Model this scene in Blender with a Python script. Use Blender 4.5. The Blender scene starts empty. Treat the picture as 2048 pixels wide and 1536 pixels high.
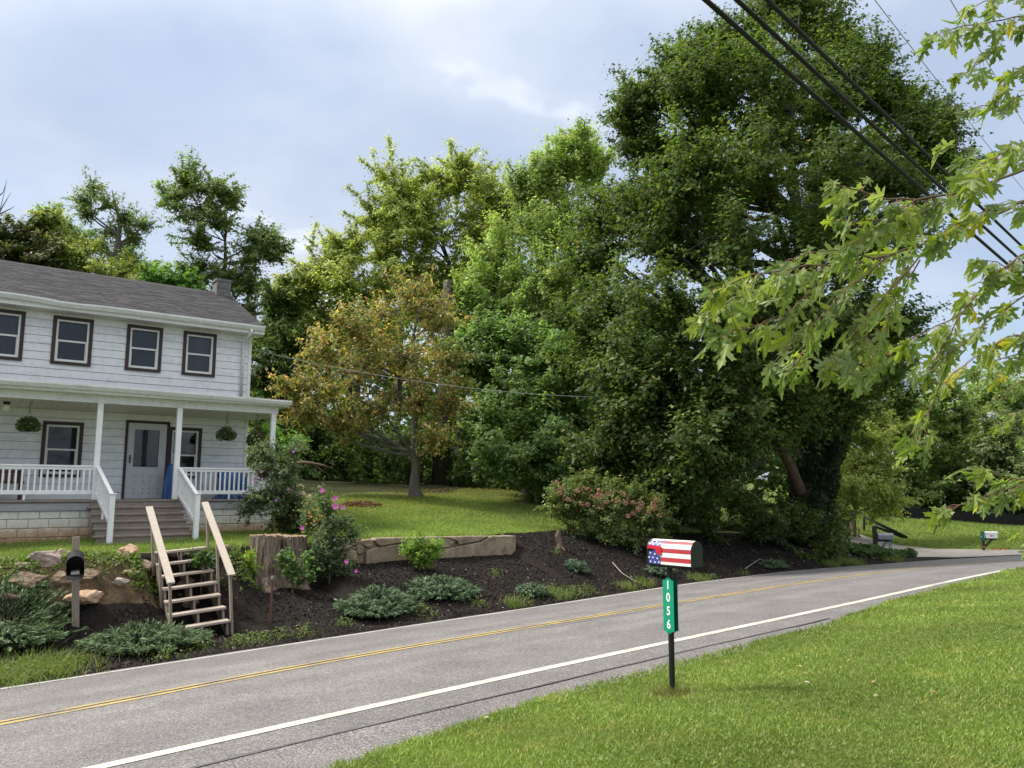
import bpy, bmesh, math, random
import numpy as np
from mathutils import Vector, Matrix
R = math.radians
rng = np.random.default_rng(7)
random.seed(7)
SC = bpy.context.scene
COL = SC.collection

# ------------------------------------------------------------------ camera, world, sun, exposure
F = 1560.0                      # focal length in pixels of a 2048 px wide frame
PITCH = math.atan(217 / F)
EYE = 1.6
cam_d = bpy.data.cameras.new('camera')
cam_d.sensor_width = 36.0
cam_d.lens = 36.0 * F / 2048
cam_d.clip_start = 0.05
cam_d.clip_end = 3000
cam = bpy.data.objects.new('camera', cam_d)
cam.location = (0, 0, EYE)
cam.rotation_euler = (R(90) + PITCH, 0, 0)
COL.objects.link(cam)
SC.camera = cam

SUN_EL, SUN_AZ = R(52), R(-84)   # azimuth clockwise from +Y, high on the left
world = bpy.data.worlds.new('World')
SC.world = world
world.use_nodes = True
wn = world.node_tree
wn.nodes.clear()
def wnode(t, **k):
    n = wn.nodes.new(t)
    for a, b in k.items(): setattr(n, a, b)
    return n
w_out = wnode('ShaderNodeOutputWorld')
w_bg = wnode('ShaderNodeBackground')
w_bg.inputs['Strength'].default_value = 0.1
sky = wnode('ShaderNodeTexSky', sky_type='NISHITA')
sky.sun_disc = False
sky.sun_elevation = SUN_EL
sky.sun_rotation = SUN_AZ
sky.dust_density = 2.5
sky.air_density = 1.1
tc = wnode('ShaderNodeTexCoord')
# a thin broken cloud sheet over the whole sky
sep = wnode('ShaderNodeSeparateXYZ'); wn.links.new(tc.outputs['Generated'], sep.inputs[0])
zc = wnode('ShaderNodeMath', operation='MAXIMUM'); wn.links.new(sep.outputs['Z'], zc.inputs[0]); zc.inputs[1].default_value = 0.0
za = wnode('ShaderNodeMath', operation='ADD'); wn.links.new(zc.outputs[0], za.inputs[0]); za.inputs[1].default_value = 0.25
dx = wnode('ShaderNodeMath', operation='DIVIDE'); wn.links.new(sep.outputs['X'], dx.inputs[0]); wn.links.new(za.outputs[0], dx.inputs[1])
dy = wnode('ShaderNodeMath', operation='DIVIDE'); wn.links.new(sep.outputs['Y'], dy.inputs[0]); wn.links.new(za.outputs[0], dy.inputs[1])
cb = wnode('ShaderNodeCombineXYZ'); wn.links.new(dx.outputs[0], cb.inputs[0]); wn.links.new(dy.outputs[0], cb.inputs[1])
cb.inputs[2].default_value = 3.7
n1 = wnode('ShaderNodeTexNoise'); n1.inputs['Scale'].default_value = .8; n1.inputs['Detail'].default_value = 4; n1.inputs['Roughness'].default_value = 0.52; n1.inputs['Distortion'].default_value = 0.3
wn.links.new(cb.outputs[0], n1.inputs['Vector'])
r1 = wnode('ShaderNodeValToRGB')           # where cloud veils the blue
r1.color_ramp.elements[0].position = 0.30; r1.color_ramp.elements[0].color = (0.42, 0.42, 0.42, 1)
r1.color_ramp.elements[1].position = 0.62; r1.color_ramp.elements[1].color = (0.97, 0.97, 0.97, 1)
wn.links.new(n1.outputs['Fac'], r1.inputs[0])
n2 = wnode('ShaderNodeTexNoise'); n2.inputs['Scale'].default_value = 1.5; n2.inputs['Detail'].default_value = 5; n2.inputs['Roughness'].default_value = 0.5
wn.links.new(cb.outputs[0], n2.inputs['Vector'])
r2 = wnode('ShaderNodeValToRGB')           # grey-lavender cloud to sunlit white cloud
r2.color_ramp.elements[0].position = 0.40; r2.color_ramp.elements[0].color = (2.6, 3.1, 4.05, 1)
r2.color_ramp.elements[1].position = 0.69; r2.color_ramp.elements[1].color = (8.5, 8.5, 8.6, 1)
e = r2.color_ramp.elements.new(0.57); e.color = (3.4, 3.75, 4.5, 1)
wn.links.new(n2.outputs['Fac'], r2.inputs[0])
mx = wnode('ShaderNodeMixRGB')
wn.links.new(r1.outputs[0], mx.inputs[0]); wn.links.new(sky.outputs[0], mx.inputs[1]); wn.links.new(r2.outputs[0], mx.inputs[2])
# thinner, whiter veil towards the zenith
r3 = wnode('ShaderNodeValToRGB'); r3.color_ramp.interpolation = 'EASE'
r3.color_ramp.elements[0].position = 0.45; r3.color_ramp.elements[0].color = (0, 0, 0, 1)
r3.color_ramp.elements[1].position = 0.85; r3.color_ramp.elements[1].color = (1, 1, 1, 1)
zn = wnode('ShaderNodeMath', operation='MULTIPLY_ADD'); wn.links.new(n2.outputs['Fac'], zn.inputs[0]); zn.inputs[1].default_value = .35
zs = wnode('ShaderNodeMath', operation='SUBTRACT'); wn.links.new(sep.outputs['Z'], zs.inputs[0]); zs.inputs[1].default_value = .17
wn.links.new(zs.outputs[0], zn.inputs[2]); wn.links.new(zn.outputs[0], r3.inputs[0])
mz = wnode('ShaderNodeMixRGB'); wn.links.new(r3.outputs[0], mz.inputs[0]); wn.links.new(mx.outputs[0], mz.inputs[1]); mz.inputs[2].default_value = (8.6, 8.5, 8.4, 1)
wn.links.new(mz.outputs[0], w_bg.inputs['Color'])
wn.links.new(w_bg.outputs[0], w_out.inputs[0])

sun_d = bpy.data.lights.new('sun', 'SUN')
sun_d.energy = 2.6
sun_d.angle = R(11)
sun_d.color = (1.0, 0.95, 0.86)
sun = bpy.data.objects.new('sun', sun_d)
sdir = Vector((math.sin(SUN_AZ) * math.cos(SUN_EL), math.cos(SUN_AZ) * math.cos(SUN_EL), math.sin(SUN_EL)))
sun.rotation_euler = sdir.to_track_quat('Z', 'Y').to_euler()
sun.location = (0, 0, 40)
COL.objects.link(sun)

SC.view_settings.view_transform = 'Standard'
SC.view_settings.look = 'None'
SC.view_settings.gamma = 1.0
SC.view_settings.use_curve_mapping = False
SC.view_settings.exposure = 1.06
SC.cycles.max_bounces = 7
SC.cycles.diffuse_bounces = 4
SC.cycles.glossy_bounces = 3
SC.cycles.transmission_bounces = 5
SC.cycles.transparent_max_bounces = 6
SC.cycles.caustics_reflective = False
SC.cycles.caustics_refractive = False

# ------------------------------------------------------------------ frames of reference
CP, SP = math.cos(PITCH), math.sin(PITCH)
def ray(u, v):
    x = (u - 1024) / F; y = (768 - v) / F
    return np.array([x, CP - y * SP, SP + y * CP])
EYEP = np.array([0, 0, EYE])
def at_y(u, v, Y):
    r = ray(u, v); return EYEP + r * (Y / r[1])
def at_z(u, v, z):
    r = ray(u, v); return EYEP + r * ((z - EYE) / r[2])
TV = np.array([.7413, .6712, 0]); NV = np.array([-.6712, .7413, 0])      # along the road, across it
def at_n(u, v, n):
    r = ray(u, v); return EYEP + r * (n / (NV @ r))
def tn2xy(t, n): return TV[0] * t + NV[0] * n, TV[1] * t + NV[1] * n
def xy2tn(x, y): return x * TV[0] + y * TV[1], x * NV[0] + y * NV[1]

# ------------------------------------------------------------------ materials
MATS = {}
def new_mat(name):
    m = bpy.data.materials.new(name); m.use_nodes = True
    MATS[name] = m
    nt = m.node_tree
    return m, nt, nt.nodes['Principled BSDF']
def lk(nt, a, b): nt.links.new(a, b)
def ramp(nt, stops):
    r = nt.nodes.new('ShaderNodeValToRGB')
    el = r.color_ramp.elements
    el[0].position, el[0].color = stops[0][0], (*stops[0][1], 1)
    el[1].position, el[1].color = stops[-1][0], (*stops[-1][1], 1)
    for p, c in stops[1:-1]:
        e = el.new(p); e.color = (*c, 1)
    return r
def noise(nt, scale, detail=4, rough=.55, vec=None, dist=0):
    n = nt.nodes.new('ShaderNodeTexNoise')
    n.inputs['Scale'].default_value = scale; n.inputs['Detail'].default_value = detail
    n.inputs['Roughness'].default_value = rough; n.inputs['Distortion'].default_value = dist
    if vec is not None: lk(nt, vec, n.inputs['Vector'])
    return n
def coords(nt, scale=(1, 1, 1), kind='Object'):
    t = nt.nodes.new('ShaderNodeTexCoord'); mp = nt.nodes.new('ShaderNodeMapping')
    mp.inputs['Scale'].default_value = scale
    lk(nt, t.outputs[kind], mp.inputs['Vector'])
    return mp.outputs[0]
def mix(nt, fac, a, b, mode='MIX'):
    m = nt.nodes.new('ShaderNodeMixRGB'); m.blend_type = mode
    for i, x in ((0, fac), (1, a), (2, b)):
        if hasattr(x, 'is_linked') or isinstance(x, bpy.types.NodeSocket): lk(nt, x, m.inputs[i])
        elif isinstance(x, (int, float)): m.inputs[i].default_value = x
        else: m.inputs[i].default_value = (*x, 1)
    return m.outputs[0]
def bump(nt, bsdf, h, strength=.3, dist=.01):
    b = nt.nodes.new('ShaderNodeBump'); b.inputs['Strength'].default_value = strength; b.inputs['Distance'].default_value = dist
    lk(nt, h, b.inputs['Height']); lk(nt, b.outputs[0], bsdf.inputs['Normal'])
def simple(name, c1, c2=None, scale=6, rough=.6, bumps=.0, stretch=(1, 1, 1), spec=.4, metal=0, bdist=.01, fine=None):
    m, nt, b = new_mat(name)
    c2 = c2 or c1
    v = coords(nt, stretch)
    n = noise(nt, scale, 6, .6, v)
    r = ramp(nt, [(.3, c1), (.7, c2)])
    lk(nt, n.outputs['Fac'], r.inputs[0])
    col = r.outputs[0]
    if fine:
        n3 = noise(nt, fine, 3, .6, v)
        r3 = ramp(nt, [(.35, (.72, .72, .72)), (.65, (1.15, 1.15, 1.15))])
        lk(nt, n3.outputs['Fac'], r3.inputs[0])
        col = mix(nt, 1.0, col, r3.outputs[0], 'MULTIPLY')
    lk(nt, col, b.inputs['Base Color'])
    b.inputs['Roughness'].default_value = rough
    b.inputs['Specular IOR Level'].default_value = spec
    b.inputs['Metallic'].default_value = metal
    if bumps: bump(nt, b, n.outputs['Fac'], bumps, bdist)
    return m
def attr_mat(name, rough=.6, spec=.3, transl=0.0, tint=(1.25, 1.3, .7), fine=None, bumps=0, metal=0, under=None):
    """base colour from the mesh's 'col' attribute (one colour per leaf, stone, shingle ...)"""
    m, nt, b = new_mat(name)
    a = nt.nodes.new('ShaderNodeAttribute'); a.attribute_name = 'col'
    col = a.outputs['Color']
    if fine:
        n3 = noise(nt, fine, 6, .65, coords(nt))
        r3 = ramp(nt, [(.3, (.6, .6, .6)), (.7, (1.25, 1.25, 1.25))])
        lk(nt, n3.outputs['Fac'], r3.inputs[0])
        col = mix(nt, 1.0, col, r3.outputs[0], 'MULTIPLY')
        if bumps: bump(nt, b, n3.outputs['Fac'], bumps, .02)
    if under:                                  # paler underside of the leaf
        g_ = nt.nodes.new('ShaderNodeNewGeometry'); h_ = nt.nodes.new('ShaderNodeMath'); h_.operation = 'MULTIPLY'; lk(nt, g_.outputs['Backfacing'], h_.inputs[0]); h_.inputs[1].default_value = .3
        col = mix(nt, h_.outputs[0], col, under)
    lk(nt, col, b.inputs['Base Color'])
    b.inputs['Roughness'].default_value = rough
    b.inputs['Specular IOR Level'].default_value = spec
    if transl:
        tr = nt.nodes.new('ShaderNodeBsdfTranslucent')
        lk(nt, mix(nt, 1.0, col, tint, 'MULTIPLY'), tr.inputs['Color'])
        ms = nt.nodes.new('ShaderNodeMixShader'); ms.inputs[0].default_value = transl
        lk(nt, b.outputs[0], ms.inputs[1]); lk(nt, tr.outputs[0], ms.inputs[2])
        lk(nt, ms.outputs[0], nt.nodes['Material Output'].inputs[0])
    return m

attr_mat('leaf', rough=.5, spec=.35, transl=.52)
attr_mat('leaf_gloss', rough=.42, spec=.45, transl=.5, tint=(1.3, 1.35, .6), under=(.30, .36, .27))
attr_mat('grass_blade', rough=.55, spec=.3, transl=.35, tint=(1.2, 1.25, .6))
attr_mat('needle', rough=.6, spec=.25, transl=.15)
attr_mat('petal', rough=.6, spec=.2, transl=.3, tint=(1, 1, 1))
attr_mat('stone', rough=.85, spec=.2, fine=7, bumps=.7)
attr_mat('chips', rough=.85, spec=.2)
attr_mat('shingle', rough=.9, spec=.15, fine=60)
simple('bark_grey', (.085, .075, .062), (.17, .15, .13), 9, .9, .8, (1, 1, .18), bdist=.03)
simple('bark_dark', (.035, .03, .026), (.085, .072, .06), 9, .9, .8, (1, 1, .18), bdist=.03)
simple('bark_brown', (.10, .065, .045), (.19, .13, .09), 12, .85, .5, (1, 1, .25))
simple('twig', (.10, .07, .045), (.18, .11, .07), 20, .7)
simple('twig_red', (.22, .07, .05), (.30, .14, .08), 20, .6)

# ------------------------------------------------------------------ mesh helpers
class MB:
    """collects shapes; build() links them as ONE mesh object"""
    def __init__(s): s.v = []; s.f = []; s.c = []; s.mi = []
    def add(s, vs, fs, col=None, mi=0):
        o = len(s.v); s.v.extend([tuple(map(float, p)) for p in vs])
        s.f.extend([tuple(i + o for i in f) for f in fs]); s.mi.extend([mi] * len(fs))
        s.c.extend([col or (1, 1, 1)] * len(vs)); return s
    def box(s, x0, x1, y0, y1, z0, z1, col=None, mi=0):
        return s.add([(x0, y0, z0), (x1, y0, z0), (x1, y1, z0), (x0, y1, z0), (x0, y0, z1), (x1, y0, z1), (x1, y1, z1), (x0, y1, z1)],
                     [(0, 3, 2, 1), (4, 5, 6, 7), (0, 1, 5, 4), (1, 2, 6, 5), (2, 3, 7, 6), (3, 0, 4, 7)], col, mi)
    def bar(s, a, b, w, h, up=(0, 0, 1), col=None, mi=0):
        """rectangular bar from a to b, w across, h along up"""
        a = Vector(a); b = Vector(b); d = (b - a).normalized(); up = Vector(up)
        sx = d.cross(up)
        if sx.length < 1e-5: sx = d.cross(Vector((1, 0, 0)))
        sx.normalize(); uz = sx.cross(d).normalized()
        vs = []
        for p in (a, b):
            for i, j in ((-1, -1), (1, -1), (1, 1), (-1, 1)):
                vs.append(p + sx * (i * w / 2) + uz * (j * h / 2))
        return s.add(vs, [(0, 1, 2, 3), (7, 6, 5, 4), (0, 4, 5, 1), (1, 5, 6, 2), (2, 6, 7, 3), (3, 7, 4, 0)], col, mi)
    def tube(s, pts, rad, k=8, cap=True, col=None, mi=0):
        pts = [Vector(p) for p in pts]
        if isinstance(rad, (int, float)): rad = [rad] * len(pts)
        vs, fs = [], []
        ref = None
        for i, p in enumerate(pts):
            d = (pts[min(i + 1, len(pts) - 1)] - pts[max(i - 1, 0)])
            if d.length < 1e-8: d = Vector((0, 0, 1))
            d.normalize()
            if ref is None:
                ref = d.cross(Vector((0, 0, 1)))
                if ref.length < 1e-3: ref = d.cross(Vector((0, 1, 0)))
            ref = (ref - d * ref.dot(d)).normalized()
            bi = d.cross(ref)
            for j in range(k):
                a = 2 * math.pi * j / k
                vs.append(p + (ref * math.cos(a) + bi * math.sin(a)) * rad[i])
        for i in range(len(pts) - 1):
            for j in range(k):
                fs.append((i * k + j, i * k + (j + 1) % k, (i + 1) * k + (j + 1) % k, (i + 1) * k + j))
        if cap:
            fs.append(tuple(range(k))[::-1]); fs.append(tuple((len(pts) - 1) * k + j for j in range(k)))
        return s.add(vs, fs, col, mi)
    def lathe(s, prof, k=16, center=(0, 0, 0), col=None, mi=0):
        vs, fs = [], []; cx, cy, cz = center
        for r, z in prof:
            for j in range(k):
                a = 2 * math.pi * j / k; vs.append((cx + r * math.cos(a), cy + r * math.sin(a), cz + z))
        for i in range(len(prof) - 1):
            for j in range(k): fs.append((i * k + j, i * k + (j + 1) % k, (i + 1) * k + (j + 1) % k, (i + 1) * k + j))
        return s.add(vs, fs, col, mi)
    def prism(s, poly, axis, a, b, col=None, mi=0):
        """poly in the other two axes (cyclic order), extruded along axis from a to b"""
        def P(q, e): return {'x': (e, q[0], q[1]), 'y': (q[0], e, q[1]), 'z': (q[0], q[1], e)}[axis]
        n = len(poly)
        vs = [P(q, a) for q in poly] + [P(q, b) for q in poly]
        fs = [tuple(range(n)), tuple(range(2 * n - 1, n - 1, -1))] + [(i, i + n, (i + 1) % n + n, (i + 1) % n) for i in range(n)]
        return s.add(vs, fs, col, mi)
    def mesh(s, name, mats, smooth=False):
        me = bpy.data.meshes.new(name); me.from_pydata(s.v, [], s.f)
        for m in ([mats] if isinstance(mats, str) else mats): me.materials.append(MATS[m])
        if any(s.mi): me.polygons.foreach_set('material_index', s.mi)
        ca = me.color_attributes.new('col', 'FLOAT_COLOR', 'POINT')
        ca.data.foreach_set('color', np.c_[np.array(s.c, float), np.ones(len(s.c))].ravel())
        bm = bmesh.new(); bm.from_mesh(me); bmesh.ops.recalc_face_normals(bm, faces=bm.faces); bm.to_mesh(me); bm.free()
        if smooth: me.polygons.foreach_set('use_smooth', [True] * len(me.polygons))
        return me
    def build(s, name, mats, parent=None, smooth=False, bevel=0):
        o = link(name, s.mesh(name, mats, smooth), parent)
        if bevel:
            b = o.modifiers.new('bevel', 'BEVEL'); b.width = bevel; b.segments = 1; b.limit_method = 'ANGLE'; b.angle_limit = R(50)
        return o
def link(name, data, parent=None):
    o = bpy.data.objects.new(name, data); COL.objects.link(o)
    if parent is not None: o.parent = parent
    return o
def tag(o, label=None, cat=None, group=None, kind=None):
    if label: o['label'] = label
    if cat: o['category'] = cat
    if group: o['group'] = group
    if kind: o['kind'] = kind
    return o
def empty(name, loc, label, cat, group=None, rz=0):
    o = link(name, None); o.location = tuple(map(float, loc)); o.rotation_euler = (0, 0, rz)
    return tag(o, label, cat, group)
def nmesh(name, V, polys, cols, mat, parent=None, k=4):
    """fast mesh from arrays; polys (m,k) indices, cols per vertex"""
    me = bpy.data.meshes.new(name)
    V = np.ascontiguousarray(V, np.float32); polys = np.ascontiguousarray(polys, np.int32)
    m = len(polys)
    me.vertices.add(len(V)); me.vertices.foreach_set('co', V.ravel())
    me.loops.add(m * k); me.loops.foreach_set('vertex_index', polys.ravel())
    me.polygons.add(m); me.polygons.foreach_set('loop_start', np.arange(0, m * k, k, dtype=np.int32))
    me.update(calc_edges=True)
    ca = me.color_attributes.new('col', 'FLOAT_COLOR', 'POINT')
    ca.data.foreach_set('color', np.c_[cols, np.ones(len(cols))].astype(np.float32).ravel())
    me.materials.append(MATS[mat])
    return link(name, me, parent)
def unit(a): return a / np.maximum(np.linalg.norm(a, axis=-1, keepdims=True), 1e-9)

# ------------------------------------------------------------------ the lie of the land
def curve(ts, ns):
    ts = np.array(ts, float); ns = np.array(ns, float)
    def f(t):
        t = np.asarray(t, float); out = 0
        for k, w in ((-1.5, .2), (-.75, .2), (0, .2), (.75, .2), (1.5, .2)): out = out + w * np.interp(t + k, ts, ns)
        return out
    return f
n_near = curve([-60, 1.8, 8.2, 13.1, 18, 22.7, 28, 34, 42, 60, 90], [4.6, 5.93, 6.06, 6.14, 6.2, 6.1, 5.1, 3.3, -.6, -12, -40])
n_mid = curve([-60, -10, 1.57, 3.2, 5.5, 12.8, 17.75, 23, 28.2, 34, 42, 60, 90], [7.0, 8.2, 8.76, 8.95, 9.2, 9.48, 9.46, 9.1, 8.25, 6.4, 2.6, -8.8, -36.6])
n_far = curve([-60, -10, 2.1, 4, 9.3, 17.6, 24, 28, 32.6, 38, 46, 60, 90], [10.2, 11.5, 12.0, 12.1, 12.5, 13.0, 12.75, 12.05, 11.1, 9.4, 5.2, -5.4, -33])
n_gr = curve([-60, 0, 2.86, 3.66, 5, 10.2, 10.9, 11.4, 16, 21.5, 28, 34, 42, 60, 90], [2.6, 4.1, 4.62, 4.82, 4.92, 5.02, 5.15, 5.3, 5.55, 5.75, 4.7, 2.9, -1.0, -12.4, -40.4])
Z_NEAR, Z_MID, Z_FAR = -.22, -.52, -.88
def z_road(t, n):
    a, b, c = n_near(t), n_mid(t), n_far(t)
    z = np.where(n < b, Z_NEAR + (n - a) / (b - a) * (Z_MID - Z_NEAR), Z_MID + (n - b) / (c - b) * (Z_FAR - Z_MID))
    return z + .012 * np.sin(t * .35)
CTRL = np.array([(-30, 16, .3), (-30, 26, .5), (-6, 16, .42), (-6, 21, .43), (3, 16.2, .44), (3, 20.4, .44), (9.3, 19.9, .58), (9, 16.2, .5), (14.5, 16.4, .44), (13, 19.5, .72),
    (17.4, 24.7, 1.41), (23.4, 24.7, 1.55), (12, 27, 1.35), (0, 30, 1.3), (-20, 40, 3), (0, 48, 4), (15, 45, 3.2), (32, 45, 2.4), (20, 18.5, .52), (25, 18, .2),
    (30.3, 15.8, -.22), (32.3, 15.4, -.85), (33, 13.6, -1.0), (38, 14, -1.05), (41, 17, -1.0), (42.5, 19.5, -.3), (40, 22, .25), (51, 18.4, -.1), (57, 14, -.6), (38.9, 11, -.9), (46, 12.5, -.75),
    (48, 28, .7), (65, 30, .3), (80, 10, -.5), (33, 30, 1.0), (60, 60, 3), (-30, 70, 5), (20, 75, 5)], float)
def _tps(d2): return np.where(d2 > 1e-9, .5 * d2 * np.log(np.maximum(d2, 1e-9)), 0)
_d2 = ((CTRL[:, None, :2] - CTRL[None, :, :2]) ** 2).sum(-1)
_n = len(CTRL)
_A = np.zeros((_n + 3, _n + 3)); _A[:_n, :_n] = _tps(_d2) + np.eye(_n) * 3.0
_A[:_n, _n:] = np.c_[np.ones(_n), CTRL[:, :2]]; _A[_n:, :_n] = _A[:_n, _n:].T
_W = np.linalg.solve(_A, np.r_[CTRL[:, 2], 0, 0, 0])
def z_upper(t, n):
    t = np.clip(np.asarray(t, float), -40, 85); n = np.clip(np.asarray(n, float), 5, 80)
    sh = np.broadcast(t, n).shape
    q = np.stack([np.broadcast_to(t, sh).ravel(), np.broadcast_to(n, sh).ravel()], -1)
    out = np.empty(len(q))
    for i in range(0, len(q), 40000):
        b = q[i:i + 40000]
        out[i:i + 40000] = _tps(((b[:, None] - CTRL[None, :, :2]) ** 2).sum(-1)) @ _W[:_n] + _W[_n] + b @ _W[_n + 1:]
    return np.clip(out, -1.3, 6).reshape(sh)
def smooth(x): x = np.clip(x, 0, 1); return x * x * (3 - 2 * x)
n_top = curve([-60, 6.5, 7.5, 8.6, 14.6, 16.5, 26, 31, 34, 38, 45, 60, 90], [16, 16, 16.1, 16.25, 16.3, 17.2, 17, 15.6, 13.4, 12.0, 9, 0, -28])
def wallness(t): return smooth((t - 8.6) / .5) * (1 - smooth((t - 14.5) / .4))     # the concrete wall holds the lawn here
def rockness(t): return 1 - smooth((t - 7.0) / 1.2)
def height(t, n):
    t = np.asarray(t, float); n = np.asarray(n, float); t, n = np.broadcast_arrays(t, n)
    g = n_gr(t); e = n_far(t) + .28; tp = n_top(t)
    bumpy = .025 * np.sin(t * 1.3 + n * .7) * np.sin(n * 1.1 - t * .4) + .012 * np.sin(t * 3.1) * np.sin(n * 2.7 + 1)
    lawn = .09 - .185 * smooth((n - (g - 2.2)) / 2.25) + bumpy * .5
    road = z_road(t, n) - .06
    up = z_upper(t, n)
    upt = z_upper(t, tp)
    s = np.clip((n - e) / np.maximum(tp - e, .3), 0, 1)
    plain = s * .75 + .25 * smooth(s)
    rocky = .07 * s / .5 * (s < .5) + (.07 + .93 * smooth((s - .5) / .42)) * (s >= .5)
    prof = plain * (1 - rockness(t)) + rocky * rockness(t)
    wl = wallness(t)
    hol = smooth((t - 6.6) / .5) * (1 - smooth((t - 8.5) / .5))          # hollow in front of the stump
    prof = prof * (1 - hol) + hol * np.where(s < .86, .36 * s / .86, .36 + .64 * smooth((s - .86) / .14))
    nst = smooth((t - 4.75) / .25) * (1 - smooth((t - 6.35) / .25))       # open ground under the stairs
    prof = prof * (1 - nst) + nst * np.where(s < .9, np.maximum(.02, (s - .45)) * .9 / .45 * .62 * (s > .45) + .02, .58 + .42 * smooth((s - .9) / .1))
    bank = Z_FAR - .03 + (upt - (Z_FAR - .03)) * prof
    wallbank = Z_FAR - .03 + (0.0 - Z_FAR + .03) * np.clip(s * 1.05, 0, 1)
    bank = bank * (1 - wl) + wallbank * wl + bumpy * 1.2 * np.minimum(s * 4, 1)
    z = np.where(n < g, lawn, np.where(n < e, road, np.where(n < tp, bank, up + bumpy)))
    return z
def ground(x, y):
    t, n = xy2tn(np.asarray(x, float), np.asarray(y, float)); return height(t, n)
def gz(x, y): return float(ground(np.array([x]), np.array([y]))[0])
def on_ground(u, v, lo=4.0, hi=90.0):
    """the point of the land seen along the ray of a pixel"""
    r = ray(u, v); ys = np.linspace(lo, hi, 1500)
    P = EYEP + r * (ys / r[1])[:, None]
    d = P[:, 2] - ground(P[:, 0], P[:, 1])
    i = np.argmax(d < 0) if (d < 0).any() else len(ys) - 1
    return P[i]

# terrain sheet: fine near the road and bank, coarse to the horizon
ts = np.r_[-900, -500, -250, -120, -70, np.arange(-40, -6, 2), np.arange(-6, 46, .22), np.arange(46, 90, 2), 120, 250, 500, 900]
ns = np.r_[-900, -500, -250, -120, -60, -30, -15, np.arange(-8, 3, .8), np.arange(3, 7, .18), np.arange(7, 11, .8), np.arange(11, 18.5, .12), np.arange(18.5, 32, .6), np.arange(32, 80, 3), 120, 250, 500, 900]
TT, NN = np.meshgrid(ts, ns, indexing='ij')
# keep a row of vertices on the crisp edges
ZZ = height(TT, NN)
XX, YY = tn2xy(TT, NN)
nt_, nn_ = TT.shape
V = np.stack([XX, YY, ZZ], -1).reshape(-1, 3)
idx = np.arange(nt_ * nn_).reshape(nt_, nn_)
Q = np.stack([idx[:-1, :-1], idx[1:, :-1], idx[1:, 1:], idx[:-1, 1:]], -1).reshape(-1, 4)
e_, tp_ = n_far(TT) + .2, n_top(TT)
mulch_m = ((NN > e_ - .1) & (NN < tp_ + .05) & (TT > -12) & (TT < 33.5)).astype(float)
litter_shade_m = np.clip((NN - (25.2 + .8 * np.sin(TT * .9) + 4.5 * (1 - smooth((TT - 11) / 5)))) / 2.5, 0, 1) * (TT < 36)           # leaf litter under the trees, coloured dark to read as shade
litter_shade_m = np.maximum(litter_shade_m, smooth((TT - 14) / 3) * (1 - smooth((TT - 33) / 1.5)) * smooth((NN - 16.9) / .8) * smooth((TT * .55 + 12.5 - NN) / 2))
earth_m = (1 - smooth((TT - 4.6) / 1.0)) * smooth((NN - 14.75) / .25) * (1 - smooth((NN - 15.75) / .25))
zone = np.stack([mulch_m, litter_shade_m, earth_m], -1).reshape(-1, 3)
m, nt, b = new_mat('terrain')
a = nt.nodes.new('ShaderNodeAttribute'); a.attribute_name = 'col'
sx = nt.nodes.new('ShaderNodeSeparateColor'); lk(nt, a.outputs['Color'], sx.inputs[0])
v = coords(nt)
nz = noise(nt, 1.3, 6, .6, v); nf = noise(nt, 28, 5, .7, v)
gr = ramp(nt, [(.3, (.075, .115, .022)), (.5, (.10, .145, .028)), (.7, (.14, .175, .04))]); lk(nt, nz.outputs['Fac'], gr.inputs[0])
gf = ramp(nt, [(.3, (.55, .55, .55)), (.7, (1.3, 1.3, 1.2))]); lk(nt, nf.outputs['Fac'], gf.inputs[0])
grass_c = mix(nt, 1, gr.outputs[0], gf.outputs[0], 'MULTIPLY')
sl = ramp(nt, [(.3, (.024, .032, .011)), (.55, (.042, .044, .017)), (.75, (.075, .06, .028))]); lk(nt, nf.outputs['Fac'], sl.inputs[0])  # litter tones darkened green-brown, shade put into the colour
nm = noise(nt, 45, 6, .75, v)
mu = ramp(nt, [(.3, (.008, .007, .0065)), (.55, (.020, .016, .014)), (.78, (.06, .045, .036))]); lk(nt, nm.outputs['Fac'], mu.inputs[0])
nb = noise(nt, 3.0, 5, .7, v)
def thr(ch, w):
    ad = nt.nodes.new('ShaderNodeMath'); ad.operation = 'MULTIPLY_ADD'; lk(nt, nb.outputs['Fac'], ad.inputs[0]); ad.inputs[1].default_value = w; lk(nt, ch, ad.inputs[2])
    r_ = ramp(nt, [(.5 + w * .5 - .06, (0, 0, 0)), (.5 + w * .5 + .06, (1, 1, 1))]); lk(nt, ad.outputs[0], r_.inputs[0]); return r_.outputs[0]
c = mix(nt, thr(sx.outputs[1], .7), grass_c, sl.outputs[0])
c = mix(nt, thr(sx.outputs[0], .25), c, mu.outputs[0])
ea = ramp(nt, [(.3, (.05, .034, .022)), (.55, (.12, .082, .052)), (.75, (.20, .14, .09))]); lk(nt, nb.outputs['Fac'], ea.inputs[0])
c = mix(nt, thr(sx.outputs[2], .5), c, mix(nt, 1, ea.outputs[0], gf.outputs[0], 'MULTIPLY'))
lk(nt, c, b.inputs['Base Color']); b.inputs['Roughness'].default_value = .9; b.inputs['Specular IOR Level'].default_value = .15
bump(nt, b, nm.outputs['Fac'], .8, .03)
o = nmesh('ground', V, Q, zone, 'terrain')
o.data.polygons.foreach_set('use_smooth', [True] * len(o.data.polygons))
tag(o, 'sloping ground of lawn, mulch bank and leaf litter coloured dark as shade', kind='structure')

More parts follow.
